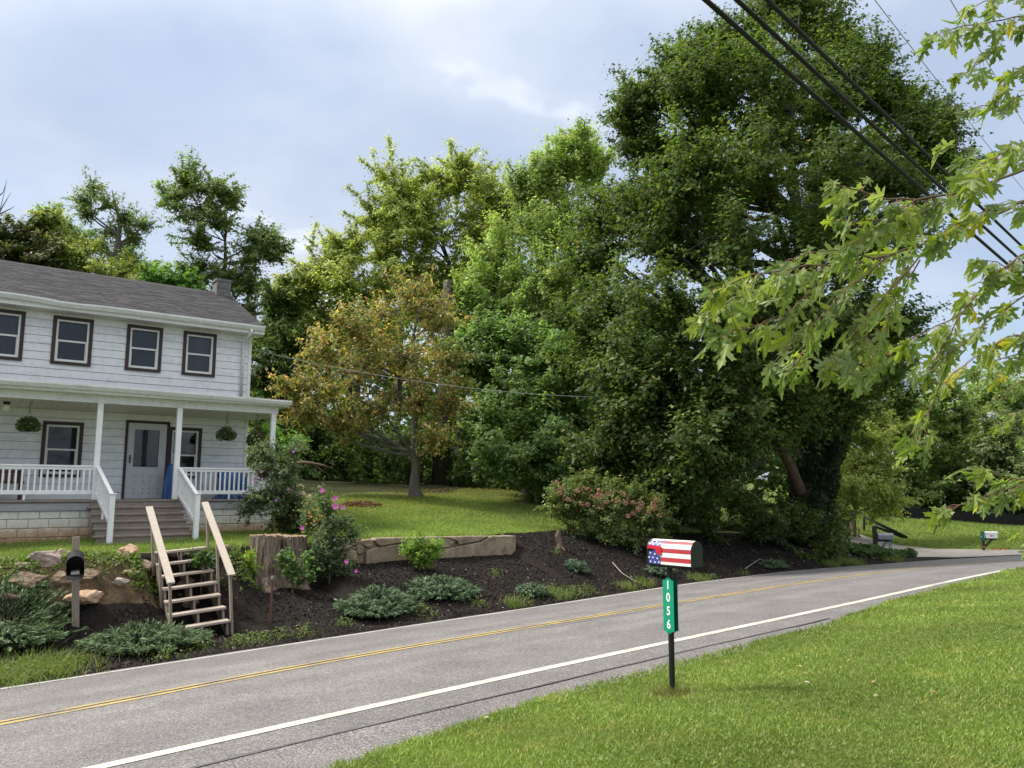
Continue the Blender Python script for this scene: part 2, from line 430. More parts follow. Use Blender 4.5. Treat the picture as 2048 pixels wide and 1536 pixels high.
# ------------------------------------------------------------------ road
m, nt, b = new_mat('asphalt')
uv = nt.nodes.new('ShaderNodeUVMap'); uv.uv_map = 'road'
su = nt.nodes.new('ShaderNodeSeparateXYZ'); lk(nt, uv.outputs[0], su.inputs[0])
v = coords(nt)
n_sp = noise(nt, 62, 3, .9, v); n_bl = noise(nt, 1.1, 5, .6, v)
sp_ = ramp(nt, [(.36, (.055, .051, .050)), (.5, (.142, .134, .131)), (.63, (.34, .325, .318))]); lk(nt, n_sp.outputs['Fac'], sp_.inputs[0])
bl_ = ramp(nt, [(.3, (.80, .80, .81)), (.7, (1.12, 1.11, 1.10))]); lk(nt, n_bl.outputs['Fac'], bl_.inputs[0])
n_md = noise(nt, 17, 4, .75, v); md_ = ramp(nt, [(.35, (.78, .78, .78)), (.65, (1.2, 1.2, 1.2))]); lk(nt, n_md.outputs['Fac'], md_.inputs[0])
c = mix(nt, 1, mix(nt, 1, sp_.outputs[0], bl_.outputs[0], 'MULTIPLY'), md_.outputs[0], 'MULTIPLY')
# wheel tracks polished pale, oil-dark strips between them (across the road, uv y)
st = nt.nodes.new('ShaderNodeMath'); st.operation = 'MULTIPLY_ADD'; lk(nt, n_bl.outputs['Fac'], st.inputs[0]); st.inputs[1].default_value = .12; lk(nt, su.outputs['Y'], st.inputs[2])
wr = ramp(nt, [(0, (.92, .92, .92)), (.31, (.95, .95, .95)), (.38, (1.12, 1.12, 1.12)), (.44, (.93, .93, .93)), (.50, (1.1, 1.1, 1.1)), (.58, (.9, .9, .91)), (.64, (1.10, 1.1, 1.1)), (.70, (.92, .92, .92)), (.76, (1.12, 1.12, 1.12)), (.84, (.95, .95, .95)), (1, (.9, .9, .9))])
lk(nt, st.outputs[0], wr.inputs[0])
c = mix(nt, 1, c, wr.outputs[0], 'MULTIPLY')
lk(nt, c, b.inputs['Base Color']); b.inputs['Roughness'].default_value = .8; b.inputs['Specular IOR Level'].default_value = .35
bump(nt, b, n_sp.outputs['Fac'], .55, .006)
m, nt, b = new_mat('asphalt_shoulder')
v = coords(nt)
n_sp = noise(nt, 66, 3, .9, v); n_bl = noise(nt, 1.6, 5, .6, v)
sp_ = ramp(nt, [(.36, (.04, .037, .037)), (.5, (.13, .12, .118)), (.63, (.36, .335, .33))]); lk(nt, n_sp.outputs['Fac'], sp_.inputs[0])
bl_ = ramp(nt, [(.3, (.78, .77, .78)), (.7, (1.1, 1.09, 1.09))]); lk(nt, n_bl.outputs['Fac'], bl_.inputs[0])
lk(nt, mix(nt, 1, sp_.outputs[0], bl_.outputs[0], 'MULTIPLY'), b.inputs['Base Color'])
b.inputs['Roughness'].default_value = .85; bump(nt, b, n_sp.outputs['Fac'], .6, .006)
def paint(name, col, worn):
    m, nt, b = new_mat(name)
    v = coords(nt); n_ = noise(nt, 60, 5, .75, v); n2_ = noise(nt, 2.2, 4, .6, v)
    ad = nt.nodes.new('ShaderNodeMath'); ad.operation = 'ADD'; lk(nt, n_.outputs['Fac'], ad.inputs[0]); lk(nt, n2_.outputs['Fac'], ad.inputs[1])
    r_ = ramp(nt, [(worn - .10, (.17, .16, .16)), (worn, tuple(x * .8 for x in col)), (worn + .1, col)])
    mh = nt.nodes.new('ShaderNodeMath'); mh.operation = 'MULTIPLY'; lk(nt, ad.outputs[0], mh.inputs[0]); mh.inputs[1].default_value = .5
    lk(nt, mh.outputs[0], r_.inputs[0]); lk(nt, r_.outputs[0], b.inputs['Base Color'])
    b.inputs['Roughness'].default_value = .7; bump(nt, b, n_.outputs['Fac'], .4, .004)
paint('paint_white', (.56, .53, .45), .465); paint('paint_white_old', (.58, .56, .52), .45); paint('paint_yellow', (.52, .37, .11), .50)
simple('crack_seal', (.065, .062, .062), (.12, .115, .114), 14, .8)
simple('drive_gravel', (.26, .235, .21), (.42, .385, .345), 2.0, .9, .5, fine=60)

RT = np.r_[np.arange(-60, -6, 2), np.arange(-6, 46, .5), np.arange(46, 92, 2)]
def strip(name, fa, fb, lift, mat, t0=-60, t1=92, k=2, parent=None, zf=z_road, smooth_uv=None):
    tt = RT[(RT >= t0) & (RT <= t1)]
    vs, uvs = [], []
    for t in tt:
        a_, b_ = float(fa(t)), float(fb(t))
        for j in range(k):
            n = a_ + (b_ - a_) * j / (k - 1)
            x, y = tn2xy(t, n); vs.append((x, y, float(zf(t, n)) + lift)); uvs.append((t, j / (k - 1)))
    fs = [(i * k + j, (i + 1) * k + j, (i + 1) * k + j + 1, i * k + j + 1) for i in range(len(tt) - 1) for j in range(k - 1)]
    me = bpy.data.meshes.new(name); me.from_pydata(vs, [], fs); me.materials.append(MATS[mat])
    ul = me.uv_layers.new(name='road'); ids = np.zeros(len(me.loops), np.int32); me.loops.foreach_get('vertex_index', ids)
    ul.data.foreach_set('uv', np.array(uvs)[ids].ravel())
    me.polygons.foreach_set('use_smooth', [True] * len(me.polygons))
    return link(name, me, parent)
jit = lambda t, s, a: a * (np.sin(t * 3.7 + s) * .5 + np.sin(t * 9.1 + 2 * s) * .3 + np.sin(t * 1.3 + s) * .6)
RE = lambda t: n_near(t) - .66
road = strip('road', RE, lambda t: n_far(t) + .26 + jit(t, 1, .05), 0, 'asphalt', k=13)
tag(road, 'worn grey two lane asphalt road', kind='structure')
sh = strip('road_shoulder', lambda t: n_gr(t) - .12 + jit(t, 2, .04), RE, 0.002, 'asphalt_shoulder', t1=11.5, k=4, zf=lambda t, n: z_road(t, n) - .065 * np.clip((RE(t) - n) / np.maximum(RE(t) - n_gr(t), .2), 0, 1.2))
tag(sh, 'darker asphalt shoulder between road edge and lawn', kind='structure')
for nm, fa, fb, mt in [('edge_line', lambda t: n_near(t) - .09, lambda t: n_near(t) + .07, 'paint_white'),
                       ('edge_line', lambda t: n_far(t) - .03, lambda t: n_far(t) + .07, 'paint_white_old'),
                       ('center_line', lambda t: n_mid(t) - .145, lambda t: n_mid(t) - .055, 'paint_yellow'),
                       ('center_line', lambda t: n_mid(t) + .045, lambda t: n_mid(t) + .135, 'paint_yellow')]:
    strip(nm, fa, fb, .005, mt, parent=road, k=3)
strip('crack_seal', lambda t: n_near(t) - .685 + jit(t, 4, .014), lambda t: n_near(t) - .645 + jit(t, 4.6, .016), .006, 'crack_seal', t0=-6, t1=11.4, parent=road)
strip('crack', lambda t: n_mid(t) - .42 + jit(t, 3, .02), lambda t: n_mid(t) - .395 + jit(t, 3.2, .02), .006, 'crack_seal', t0=8.5, t1=12.5, parent=road)
strip('crack', lambda t: n_mid(t) - .02 + jit(t, 5, .015), lambda t: n_mid(t) - .005 + jit(t, 5.2, .015), .006, 'crack_seal', t0=13, t1=24, parent=road)
# driveway across the road, running off behind the ivy bank
path = [((33.0, 11.2), (40.5, 8.2)), ((33.6, 12.2), (40.2, 10.2)), ((34.4, 13.6), (39.8, 12.4)), ((35.4, 15.0), (39.9, 14.4)), ((36.6, 16.6), (40.4, 16.2)), ((38.0, 18.4), (41.2, 18.0)), ((39.4, 21), (42.4, 20.6)), ((40.4, 26), (43.4, 26))]
vs, fs = [], []
for (a, b2) in path:
    for j in range(6):
        t, n = a[0] + (b2[0] - a[0]) * j / 5, a[1] + (b2[1] - a[1]) * j / 5
        x, y = tn2xy(t, n)
        z = max(float(height(t, n)), float(z_road(t, min(n, float(n_far(t))))) if n < float(n_far(t)) + .4 else -9) + .03
        vs.append((x, y, z))
for i in range(len(path) - 1):
    for j in range(5): fs.append((i * 6 + j, i * 6 + j + 1, (i + 1) * 6 + j + 1, (i + 1) * 6 + j))
dv = MB(); dv.add(vs, fs)
tag(dv.build('driveway', 'drive_gravel', smooth=True), 'pale gravelly driveway joining the far side of the road', kind='structure')

# ------------------------------------------------------------------ house
def wear_white(name, base, dirt, chalk=.0):
    m, nt, b = new_mat(name)
    v = coords(nt, (.8, .8, 4)); n_ = noise(nt, 2.2, 7, .7, v, .6); v2 = coords(nt, (1, 1, .6)); n2_ = noise(nt, 9, 4, .6, v2)
    r_ = ramp(nt, [(.36, base), (.52, tuple(x * .96 for x in base)), (.66, dirt)]); lk(nt, n_.outputs['Fac'], r_.inputs[0])
    r2_ = ramp(nt, [(.3, (.9, .9, .9)), (.7, (1.04, 1.04, 1.04))]); lk(nt, n2_.outputs['Fac'], r2_.inputs[0])
    lk(nt, mix(nt, 1, r_.outputs[0], r2_.outputs[0], 'MULTIPLY'), b.inputs['Base Color'])
    b.inputs['Roughness'].default_value = .5; b.inputs['Specular IOR Level'].default_value = .35
wear_white('siding', (.82, .83, .85), (.66, .67, .69))
wear_white('trim_white', (.80, .80, .79), (.62, .61, .57))
wear_white('vinyl_white', (.86, .86, .87), (.80, .80, .80))
simple('gap_dark', (.03, .03, .032), (.06, .06, .062), 8, .9)
simple('brown_trim', (.030, .017, .014), (.055, .03, .026), 7, .55, .15)
simple('sash_white', (.66, .66, .64), (.78, .78, .76), 5, .45)
simple('curtain', (.20, .20, .20), (.34, .34, .33), 9, .9, .4, (8, 8, .3))
simple('blind', (.055, .058, .068), (.10, .104, .115), 5, .9)
simple('net', (.06, .062, .068), (.20, .20, .21), 2.2, .9, .4, (1, 1, .5))
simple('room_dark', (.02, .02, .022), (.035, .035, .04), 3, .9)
simple('door_paint', (.50, .505, .53), (.58, .585, .60), 4, .45)
simple('iron_black', (.012, .012, .013), (.03, .03, .032), 12, .45, .1)
simple('deck_paint', (.20, .165, .14), (.33, .275, .235), 5, .7, .3, (1, 6, 6), fine=30)
simple('skirt_paint', (.25, .25, .27), (.36, .355, .37), 4, .7, .2, (1, 5, 5))
simple('ceiling_panel', (.68, .66, .58), (.78, .76, .68), 2, .6)
simple('mortar', (.30, .255, .205), (.42, .37, .31), 6, .95)
simple('roof_felt', (.04, .037, .04), (.07, .065, .068), 8, .95)
simple('concrete_cap', (.10, .10, .098), (.20, .195, .185), 8, .9, .5)
simple('lamp_glass', (.75, .72, .6), (.8, .78, .68), 3, .25)
m, nt, b = new_mat('pane')
fr = nt.nodes.new('ShaderNodeFresnel'); fr.inputs[0].default_value = 1.5
ad = nt.nodes.new('ShaderNodeMath'); ad.operation = 'ADD'; lk(nt, fr.outputs[0], ad.inputs[0]); ad.inputs[1].default_value = .0
gl = nt.nodes.new('ShaderNodeBsdfGlossy'); gl.inputs['Roughness'].default_value = .04
tp = nt.nodes.new('ShaderNodeBsdfTransparent'); tp.inputs[0].default_value = (.72, .74, .76, 1)
ms = nt.nodes.new('ShaderNodeMixShader'); lk(nt, ad.outputs[0], ms.inputs[0]); lk(nt, tp.outputs[0], ms.inputs[1]); lk(nt, gl.outputs[0], ms.inputs[2])
lk(nt, ms.outputs[0], nt.nodes['Material Output'].inputs[0])
# painted block wall, rust-red earth splashed over the lower courses
m, nt, b = new_mat('block_paint')
g_ = nt.nodes.new('ShaderNodeNewGeometry'); s_ = nt.nodes.new('ShaderNodeSeparateXYZ'); lk(nt, g_.outputs['Position'], s_.inputs[0])
v = coords(nt); n_ = noise(nt, 3.5, 6, .7, v); n2_ = noise(nt, 40, 4, .7, v)
ma = nt.nodes.new('ShaderNodeMath'); ma.operation = 'MULTIPLY_ADD'; lk(nt, n_.outputs['Fac'], ma.inputs[0]); ma.inputs[1].default_value = -.65; lk(nt, s_.outputs['Z'], ma.inputs[2])
r_ = ramp(nt, [(.20, (.35, .20, .105)), (.40, (.50, .365, .25)), (.52, (.60, .565, .50)), (.70, (.64, .62, .57))]); lk(nt, ma.outputs[0], r_.inputs[0])
r2_ = ramp(nt, [(.3, (.72, .72, .72)), (.65, (1.1, 1.1, 1.1))]); lk(nt, n2_.outputs['Fac'], r2_.inputs[0])
lk(nt, mix(nt, 1, r_.outputs[0], r2_.outputs[0], 'MULTIPLY'), b.inputs['Base Color']); b.inputs['Roughness'].default_value = .85
bump(nt, b, n2_.outputs['Fac'], .5, .01)

HU = np.array([.797, .604, 0]); HU /= np.linalg.norm(HU); HW = np.array([-HU[1], HU[0], 0])
HC = 22.40
HROT = math.atan2(HU[1], HU[0])
HORG = HW * HC
house = empty('white_house', HORG, 'white two storey clapboard farmhouse with dark shingle roof and long front porch', 'house', rz=HROT)
def hp(u, w, z): return HU * u + HW * (HC + w) + np.array([0, 0, z])
U0, U1 = -3.4, 7.42
UP = [(.93, 1.82), (2.42, 3.33), (4.13, 5.02), (5.56, 6.45)]
UPZ = (4.81, 6.04)
PW = [(2.38, 3.28), (5.33, 6.19)]; PWZ = (1.98, 3.36)
DOOR = (4.32, 5.29, 1.44, 3.43)
openings = [(a, b, *UPZ) for a, b in UP] + [(a, b, *PWZ) for a, b in PW] + [(-1.2, -.3, *UPZ), (-1.0, -.1, *PWZ), (DOOR[0], DOOR[1], 1.40, DOOR[3])]
w_ = MB()
# carcass behind the boards, leaving the openings free
def wall_pieces(mb, u0, u1, z0, z1, y0, y1, ops):
    zs = sorted({z0, z1, *[o[2] for o in ops], *[o[3] for o in ops]}); zs = [z for z in zs if z0 <= z <= z1]
    for a, b in zip(zs[:-1], zs[1:]):
        us = u0
        for o in sorted([o for o in ops if o[2] < (a + b) / 2 < o[3]]):
            if o[0] > us: mb.box(us, o[0], y0, y1, a, b)
            us = max(us, o[1])
        if us < u1: mb.box(us, u1, y0, y1, a, b)
wall_pieces(w_, U0 + .02, U1 - .02, .3, 6.12, .02, .16, openings)
w_.box(U0 + .02, U0 + .16, .16, 6, .3, 6.12); w_.box(U1 - .16, U1 - .02, .16, 6, .3, 6.12); w_.box(U0 + .16, U1 - .16, 5.84, 6, .3, 6.12)
w_.prism([(.0, 6.1), (6.0, 6.1), (3.0, 7.88)], 'x', U1 - .14, U1 - .03)
w_.prism([(.0, 6.1), (6.0, 6.1), (3.0, 7.88)], 'x', U0 + .03, U0 + .14)
w_.box(U0 + .17, U1 - .17, 2.4, 2.5, 1.2, 6.1)
w_.build('wall', 'gap_dark', house)
# clapboards, one object each
EXP = .205
z = 1.40
while z < 6.1:
    z1 = z + EXP
    if not (3.66 < z < 3.98):
        ops = [o for o in openings if o[2] < z1 and o[3] > z]
        zz = sorted({z + .0045, z1 - .0045, *[q for o in ops for q in (o[2], o[3]) if z + .0045 < q < z1 - .0045]})
        zz = [q for q in zz if q <= 6.12]
        for a, b in zip(zz[:-1], zz[1:]):
            yo = lambda q: -.016 + .013 * (q - z) / EXP
            us = U0
            segs = []
            for o in sorted([o for o in ops if o[2] < (a + b) / 2 < o[3]]):
                if o[0] > us: segs.append((us, o[0]))
                us = max(us, o[1])
            if us < U1: segs.append((us, U1))
            for s0, s1 in segs:
                cut = [s0] + [c_ for c_ in [U0 + (z * 7.3 % 1) * 3.6 + 3.66 * k_ for k_ in range(4)] if s0 + .3 < c_ < s1 - .3] + [s1]
                for c0, c1 in zip(cut[:-1], cut[1:]):
                    dy_ = random.uniform(-.0015, .0015); MB().prism([(yo(a) + dy_, a), (.018, a), (.018, b), (yo(b) + dy_, b)], 'x', c0 + (.001 if c0 > s0 else 0), c1 - (.001 if c1 < s1 else 0)).build('siding_board', 'siding', house)
    z = z1
for k in range(24):   # the gable wall round the corner
    za = 1.4 + k * EXP
    if za < 6.1:
        MB().prism([(U1 - .018, za + .006), (U1 + .014, za + .006), (U1 + .002, za + EXP - .006), (U1 - .018, za + EXP - .006)], 'y', .05, 6.0).build('siding_board', 'siding', house)
MB().box(U1 - .05, U1 + .035, -.035, .05, 1.40, 3.66).build('corner_board', 'trim_white', house)
MB().box(U1 - .05, U1 + .035, -.035, .05, 4.24, 6.10).build('corner_board', 'trim_white', house)

def window(u0, u1, z0, z1, inner='blind', rail=.5):
    tr = .085
    t = MB()
    t.box(u0, u0 + tr, -.045, .02, z0, z1); t.box(u1 - tr, u1, -.045, .02, z0, z1)
    t.box(u0 + tr, u1 - tr, -.045, .02, z1 - tr, z1); t.box(u0 + tr, u1 - tr, -.05, .02, z0, z0 + tr * .85)
    win = t.build('window', 'brown_trim', house)
    f = .045; a, b, c, d = u0 + tr, u1 - tr, z0 + tr * .85, z1 - tr
    fr = MB(); fr.box(a, a + f, -.025, .06, c, d); fr.box(b - f, b, -.025, .06, c, d); fr.box(a + f, b - f, -.025, .06, d - f, d); fr.box(a + f, b - f, -.03, .06, c, c + f)
    fr.build('frame', 'sash_white', win)
    a, b, c, d = a + f, b - f, c + f, d - f
    zm = c + (d - c) * rail
    r = MB(); r.box(a, b, .0, .05, zm - .022, zm + .022)
    r.box(a, a + .022, .01, .05, c, zm - .022); r.box(b - .022, b, .01, .05, c, zm - .022); r.box(a + .022, b - .022, .01, .05, c, c + .02)
    r.build('sash', 'sash_white', win)
    MB().box(a + .001, b - .001, .055, .06, zm + .022, d).build('pane', 'pane', win)
    MB().box(a + .022, b - .022, .035, .04, c + .02, zm - .022).build('pane', 'pane', win)
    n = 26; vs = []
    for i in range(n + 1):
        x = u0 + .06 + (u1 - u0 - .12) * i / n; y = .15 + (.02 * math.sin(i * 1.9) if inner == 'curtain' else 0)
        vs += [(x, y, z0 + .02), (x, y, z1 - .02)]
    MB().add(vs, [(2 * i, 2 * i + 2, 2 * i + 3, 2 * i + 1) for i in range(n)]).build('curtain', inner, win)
for (a, b), inn in zip(UP, ('net', 'room_dark', 'blind', 'net')): window(a, b, *UPZ, inner=inn)
window(-1.2, -.3, *UPZ); window(-1.0, -.1, *PWZ)
window(*PW[0], *PWZ, inner='blind'); window(*PW[1], *PWZ, inner='room_dark', rail=.45)

# storm door
a, b, c, d = DOOR
t = MB(); t.box(a - .06, a, -.04, .02, c, d + .06); t.box(b, b + .06, -.04, .02, c, d + .06); t.box(a, b, -.04, .02, d, d + .06)
t.build('door_casing', 'brown_trim', house)
t = MB(); g0, g1, h0, h1 = a + .165, b - .19, 2.27, 3.25
t.box(a + .01, g0, -.01, .03, c, d - .01); t.box(g1, b - .01, -.01, .03, c, d - .01); t.box(g0, g1, -.01, .03, c, h0); t.box(g0, g1, -.01, .03, h1, d - .01)
t.box(g0 - .03, g0, -.022, -.01, h0 - .03, h1 + .03); t.box(g1, g1 + .03, -.022, -.01, h0 - .03, h1 + .03); t.box(g0, g1, -.022, -.01, h1, h1 + .03); t.box(g0, g1, -.022, -.01, h0 - .03, h0)
door = t.build('door', 'door_paint', house)
MB().box(g0, g1, .012, .016, h0, h1).build('pane', 'pane', door)
vs = []
for i in range(61):
    x = g0 - .04 + (g1 - g0 + .08) * i / 60; y = .07 + .013 * math.sin(i * 1.35) + .006 * math.sin(i * 3.1)
    vs += [(x, y, h0 + .06), (x, y, h1 + .02)]
MB().add(vs, [(2 * i, 2 * i + 2, 2 * i + 3, 2 * i + 1) for i in range(60)]).build('curtain', 'curtain', door)
hd = MB(); hd.box(a + .07, a + .10, -.02, -.01, 2.36, 2.58); hd.tube([(a + .085, -.02, 2.54), (a + .085, -.06, 2.51), (a + .085, -.06, 2.42), (a + .085, -.02, 2.39)], .012, 6)
hd.build('handle', 'iron_black', door)
for zz in (2.02, 1.90, 1.70, 1.58):
    for xx in (.16, .37, .53, .74):
        MB().lathe([(.0, -.002), (.014, 0), (.012, .006), (0, .008)], 6, (0, 0, 0)).build('stud', 'iron_black', door).matrix_local = Matrix.Translation((a + .07 + xx, -.012, zz)) @ Matrix.Rotation(R(90), 4, 'X')

# main roof
EW, RWZ, EZ = -.45, 3.0, 6.34
slope = (8.0 - EZ) / (RWZ - EW)
ru0, ru1 = U0 - .25, U1 + .24
t = MB()
t.prism([(EW, EZ - .05), (EW, EZ), (RWZ, 8.0), (6.45, EZ), (6.45, EZ - .05), (RWZ, 7.93)], 'x', ru0, ru1)
roof = t.build('roof', 'roof_felt', house)
sh_ = MB(); row = .135; sl = math.hypot(1, slope)
k = 0; s = 0.0; Ls = (RWZ - EW) * sl
nd = Vector((0, -slope, 1)).normalized()
while s < Ls - .02:
    x = ru0 - random.random() * .3
    while x < ru1:
        wd = random.choice((.15, .22, .30, .36)); x1 = min(x + wd, ru1); xa = max(x, ru0)
        if x1 > xa + .01:
            th = random.uniform(.008, .017); g = random.uniform(.44, .56); tone = random.random()
            col = tuple(q * g for q in ((.125, .12, .13) if tone < .5 else (.112, .108, .118) if tone < .8 else (.148, .14, .147)))
            p = []
            for (ss, tt) in ((s - .006, th), (s + row + .03, .004)):
                for xx in (xa + .002, x1 - .002):
                    y = EW + ss / sl; zq = EZ + (ss / sl) * slope
                    p.append(Vector((xx, y, zq)) + nd * tt)
            lo = [Vector((q.x, q.y, q.z)) - nd * (th - .001) for q in p[:2]]
            sh_.add([p[0], p[1], p[3], p[2], lo[0], lo[1]], [(0, 1, 2, 3), (4, 5, 1, 0)], col)
        x = x1 if x1 > x else x + wd
    s += row
so = sh_.build('shingles', 'shingle', roof); so['kind'] = 'stuff'
t = MB(); x = ru0
while x < ru1 - .05:
    g = random.uniform(.8, 1.1); x1 = min(x + .28, ru1)
    t.prism([(RWZ - .14, 8.0 - .14 * slope + .012), (RWZ, 8.028), (RWZ + .14, 8.0 - .14 * slope + .012), (RWZ, 8.012)], 'x', x, x1 - .004, (.075 * g, .07 * g, .075 * g)); x = x1
rc = t.build('ridge_cap', 'shingle', roof)
# chimney of painted block at the gable end
cm = MB(); cm.box(7.16, 7.60, 2.72, 3.2, 7.2, 8.34)
chim = cm.build('chimney', 'concrete_cap', roof)
MB().box(7.13, 7.63, 2.69, 3.24, 8.34, 8.42).build('chimney_cap', 'concrete_cap', house)
for kk, zz in enumerate((7.62, 7.86, 8.11)):
    for xx in ((7.155, 7.37), (7.38, 7.605)) if kk % 2 else ((7.155, 7.25), (7.26, 7.50), (7.51, 7.605)):
        MB().box(xx[0], xx[1], 2.705, 2.72 + .004, zz, zz + .228).build('chimney_block', 'concrete_cap', house, bevel=.006)
# soffit and gutter of the main eave (gutter sags as in life)
MB().box(ru0, ru1, EW + .03, .02, 6.115, 6.135).build('soffit', 'trim_white', house)
for i in range(int((ru1 - ru0) / .305)):
    x = ru0 + .305 * i
    MB().box(x + .02, x + .26, EW + .06, -.04, 6.106, 6.113).build('soffit_panel', 'trim_white', house)
MB().box(ru0, ru1, EW - .0, EW + .025, 6.11, 6.30).build('fascia', 'trim_white', house)
def gutter(u0, u1, w, ztop, sag, name='gutter', h=.13, d=.12):
    prof = [(0, 0), (0, -h), (-d * .55, -h), (-d * .85, -h * .55), (-d, -h * .3), (-d, 0), (-d + .014, 0), (-d + .014, -.02), (-.012, -.02), (-.012, 0)]
    n = 24; vs, fs = [], []; m_ = len(prof)
    for i in range(n + 1):
        x = u0 + (u1 - u0) * i / n; dz = sag(x)
        vs += [(x, w + y, ztop + zz + dz) for y, zz in prof]
    for i in range(n):
        for j in range(m_): fs.append((i * m_ + j, i * m_ + (j + 1) % m_, (i + 1) * m_ + (j + 1) % m_, (i + 1) * m_ + j))
    fs += [tuple(range(m_))[::-1], tuple(n * m_ + j for j in range(m_))]
    return MB().add(vs, fs).build(name, 'trim_white', house)
gutter(ru0, ru1 - .02, EW - .003, 6.335, lambda x: -.03 * math.exp(-((x - 2.7) / .5) ** 2) + .025 * (1 if x < 2.6 else 0) * min(1, (2.6 - x) * 1.2))
ds = MB(); ds.tube([(7.27, -.50, 6.22), (7.27, -.50, 6.12), (7.22, -.30, 6.0), (7.20, -.10, 5.88), (7.20, -.065, 5.7), (7.20, -.065, 4.25)], .042, 8)
ds.build('downspout', 'trim_white', house, smooth=True)

# porch
PF = -1.8
PU0, PU1 = U0, 7.62
t = MB(); t.box(PU0, PU1, PF - .02, -.02, 1.36, 1.385); t.build('porch_subfloor', 'deck_paint', house)
w = PF - .05; i = 0
while w < -.03:
    MB().box(PU0, PU1, w, min(w + .135, -.018), 1.387, 1.432).build('floor_board', 'deck_paint', house); w += .141
MB().box(PU0, 3.26, PF - .02, PF + .02, 1.19, 1.355).build('skirt_board', 'skirt_paint', house)
MB().box(5.34, PU1, PF - .02, PF + .02, 1.19, 1.355).build('skirt_board', 'skirt_paint', house)
MB().box(PU1 - .04, PU1, PF + .02, -.02, 1.19, 1.355).build('skirt_board', 'skirt_paint', house)
fnd = MB().box(PU0, PU1 - .04, PF + .03, -.1, .1, 1.185).build('foundation', 'mortar', house)
for k, zz in enumerate((.19, .395, .60, .805, 1.01)):
    x = PU0 + (.2 if k % 2 else 0)
    h = .195 if k < 4 else .172
    while x < PU1 - .05:
        x1 = min(x + .405, PU1 - .02)
        if x1 - x > .05 and (x1 > .2):
            j_ = random.uniform(-.004, .004)
            MB().box(x + .006, x1 - .006, PF + .01 + j_, PF + .2, zz + .006, zz + h).build('block', 'block_paint', fnd, bevel=.008)
        x = x1
    y = PF + .22
    while y < -.3:
        MB().box(PU1 - .2, PU1 - .02, y + .006, y + .4, zz + .006, zz + h).build('block', 'block_paint', fnd, bevel=.008); y += .406
# porch roof, ceiling, beam
t = MB(); t.prism([(PF - .30, 4.02), (PF - .30, 4.06), (.0, 4.27), (.0, 4.22)], 'x', PU0 - .2, 7.86); proof = t.build('porch_roof', 'roof_felt', house)
sp2 = MB(); s = 0; sl2 = .21 / 2.1
nd2 = Vector((0, -sl2, 1)).normalized()
while s < 2.08:
    x = PU0 - .2
    while x < 7.86:
        x1 = min(x + random.choice((.15, .22, .3)), 7.86); g = random.uniform(.75, 1.2); th = random.uniform(.008, .016)
        p = [Vector((xx, PF - .30 + ss, 4.06 + ss * sl2)) + nd2 * tt for ss, tt in ((s - .004, th), (min(s + .15, 2.09), .004)) for xx in (x + .002, x1 - .002)]
        lo = [q - nd2 * (th - .001) for q in p[:2]]
        sp2.add([p[0], p[1], p[3], p[2], lo[0], lo[1]], [(0, 1, 2, 3), (4, 5, 1, 0)], (.085 * g, .075 * g, .078 * g)); x = x1
    s += .135
so = sp2.build('shingles', 'shingle', proof); so['kind'] = 'stuff'
MB().box(PU0 - .2, 7.86, -.03, -.008, 4.245, 4.33).build('flashing', 'trim_white', house)
MB().box(PU0, PU1 + .02, PF - .07, PF + .07, 3.70, 3.90).build('porch_beam', 'trim_white', house)
MB().box(PU1 - .12, PU1 + .02, PF + .07, -.02, 3.66, 3.86).build('porch_beam', 'trim_white', house)
MB().box(PU0 - .2, 7.84, PF - .29, PF - .07, 3.885, 3.90).build('soffit', 'trim_white', house)
MB().box(7.66, 7.84, PF - .05, -.0, 3.885, 3.90).build('soffit', 'trim_white', house)
MB().box(PU0 - .2, 7.84, PF - .30, PF - .285, 3.90, 4.04).build('fascia', 'trim_white', house)
MB().prism([(PF - .28, 3.90), (0, 3.90), (0, 4.225), (PF - .28, 4.03)], 'x', 7.825, 7.845).build('rake_board', 'trim_white', house)
gutter(PU0 - .2, 7.88, PF - .305, 4.055, lambda x: .02 * math.sin(x * .5), h=.12, d=.11)
x = PU0
while x < PU1 - .1:      # beadboard ceiling panels run from the wall to the beam
    MB().prism([(PF + .07, 3.715), (-.02, 3.655), (-.02, 3.67), (PF + .07, 3.73)], 'x', x + .004, min(x + .195, PU1 - .12)).build('ceiling_panel', 'ceiling_panel', house); x += .2
MB().box(U0, U1, -.035, -.016, 3.58, 3.65).build('ceiling_trim', 'trim_white', house)
POSTS = [3.34, 5.13, 7.53, -.2, -3.0]
for p_ in POSTS:
    t = MB(); t.box(p_ - .062, p_ + .062, PF - .062, PF + .062, 1.433, 3.70)
    post = t.build('porch_post', 'vinyl_white', house, bevel=.006)
def railing(ua, ub, w, leg=None):
    rl = MB().box(ua, ub, w - .045, w + .045, 2.185, 2.225).add([], []).box(ua, ub, w - .025, w + .025, 2.12, 2.185).build('railing', 'vinyl_white', house, bevel=.004)
    MB().box(ua, ub, w - .025, w + .025, 1.555, 1.65).build('bottom_rail', 'vinyl_white', rl, bevel=.004)
    n = max(2, int((ub - ua) / .118)); st = (ub - ua) / n
    for i in range(n):
        x = ua + st * (i + .5)
        MB().box(x - .019, x + .019, w - .018, w + .018, 1.65, 2.12).build('baluster', 'vinyl_white', rl)
    for q in ([leg] if leg else []): MB().box(q - .02, q + .02, w - .02, w + .02, 1.433, 1.555).build('foot', 'vinyl_white', rl)
railing(-.138, 3.278, PF, 1.94); railing(5.192, 7.468, PF, 6.45)
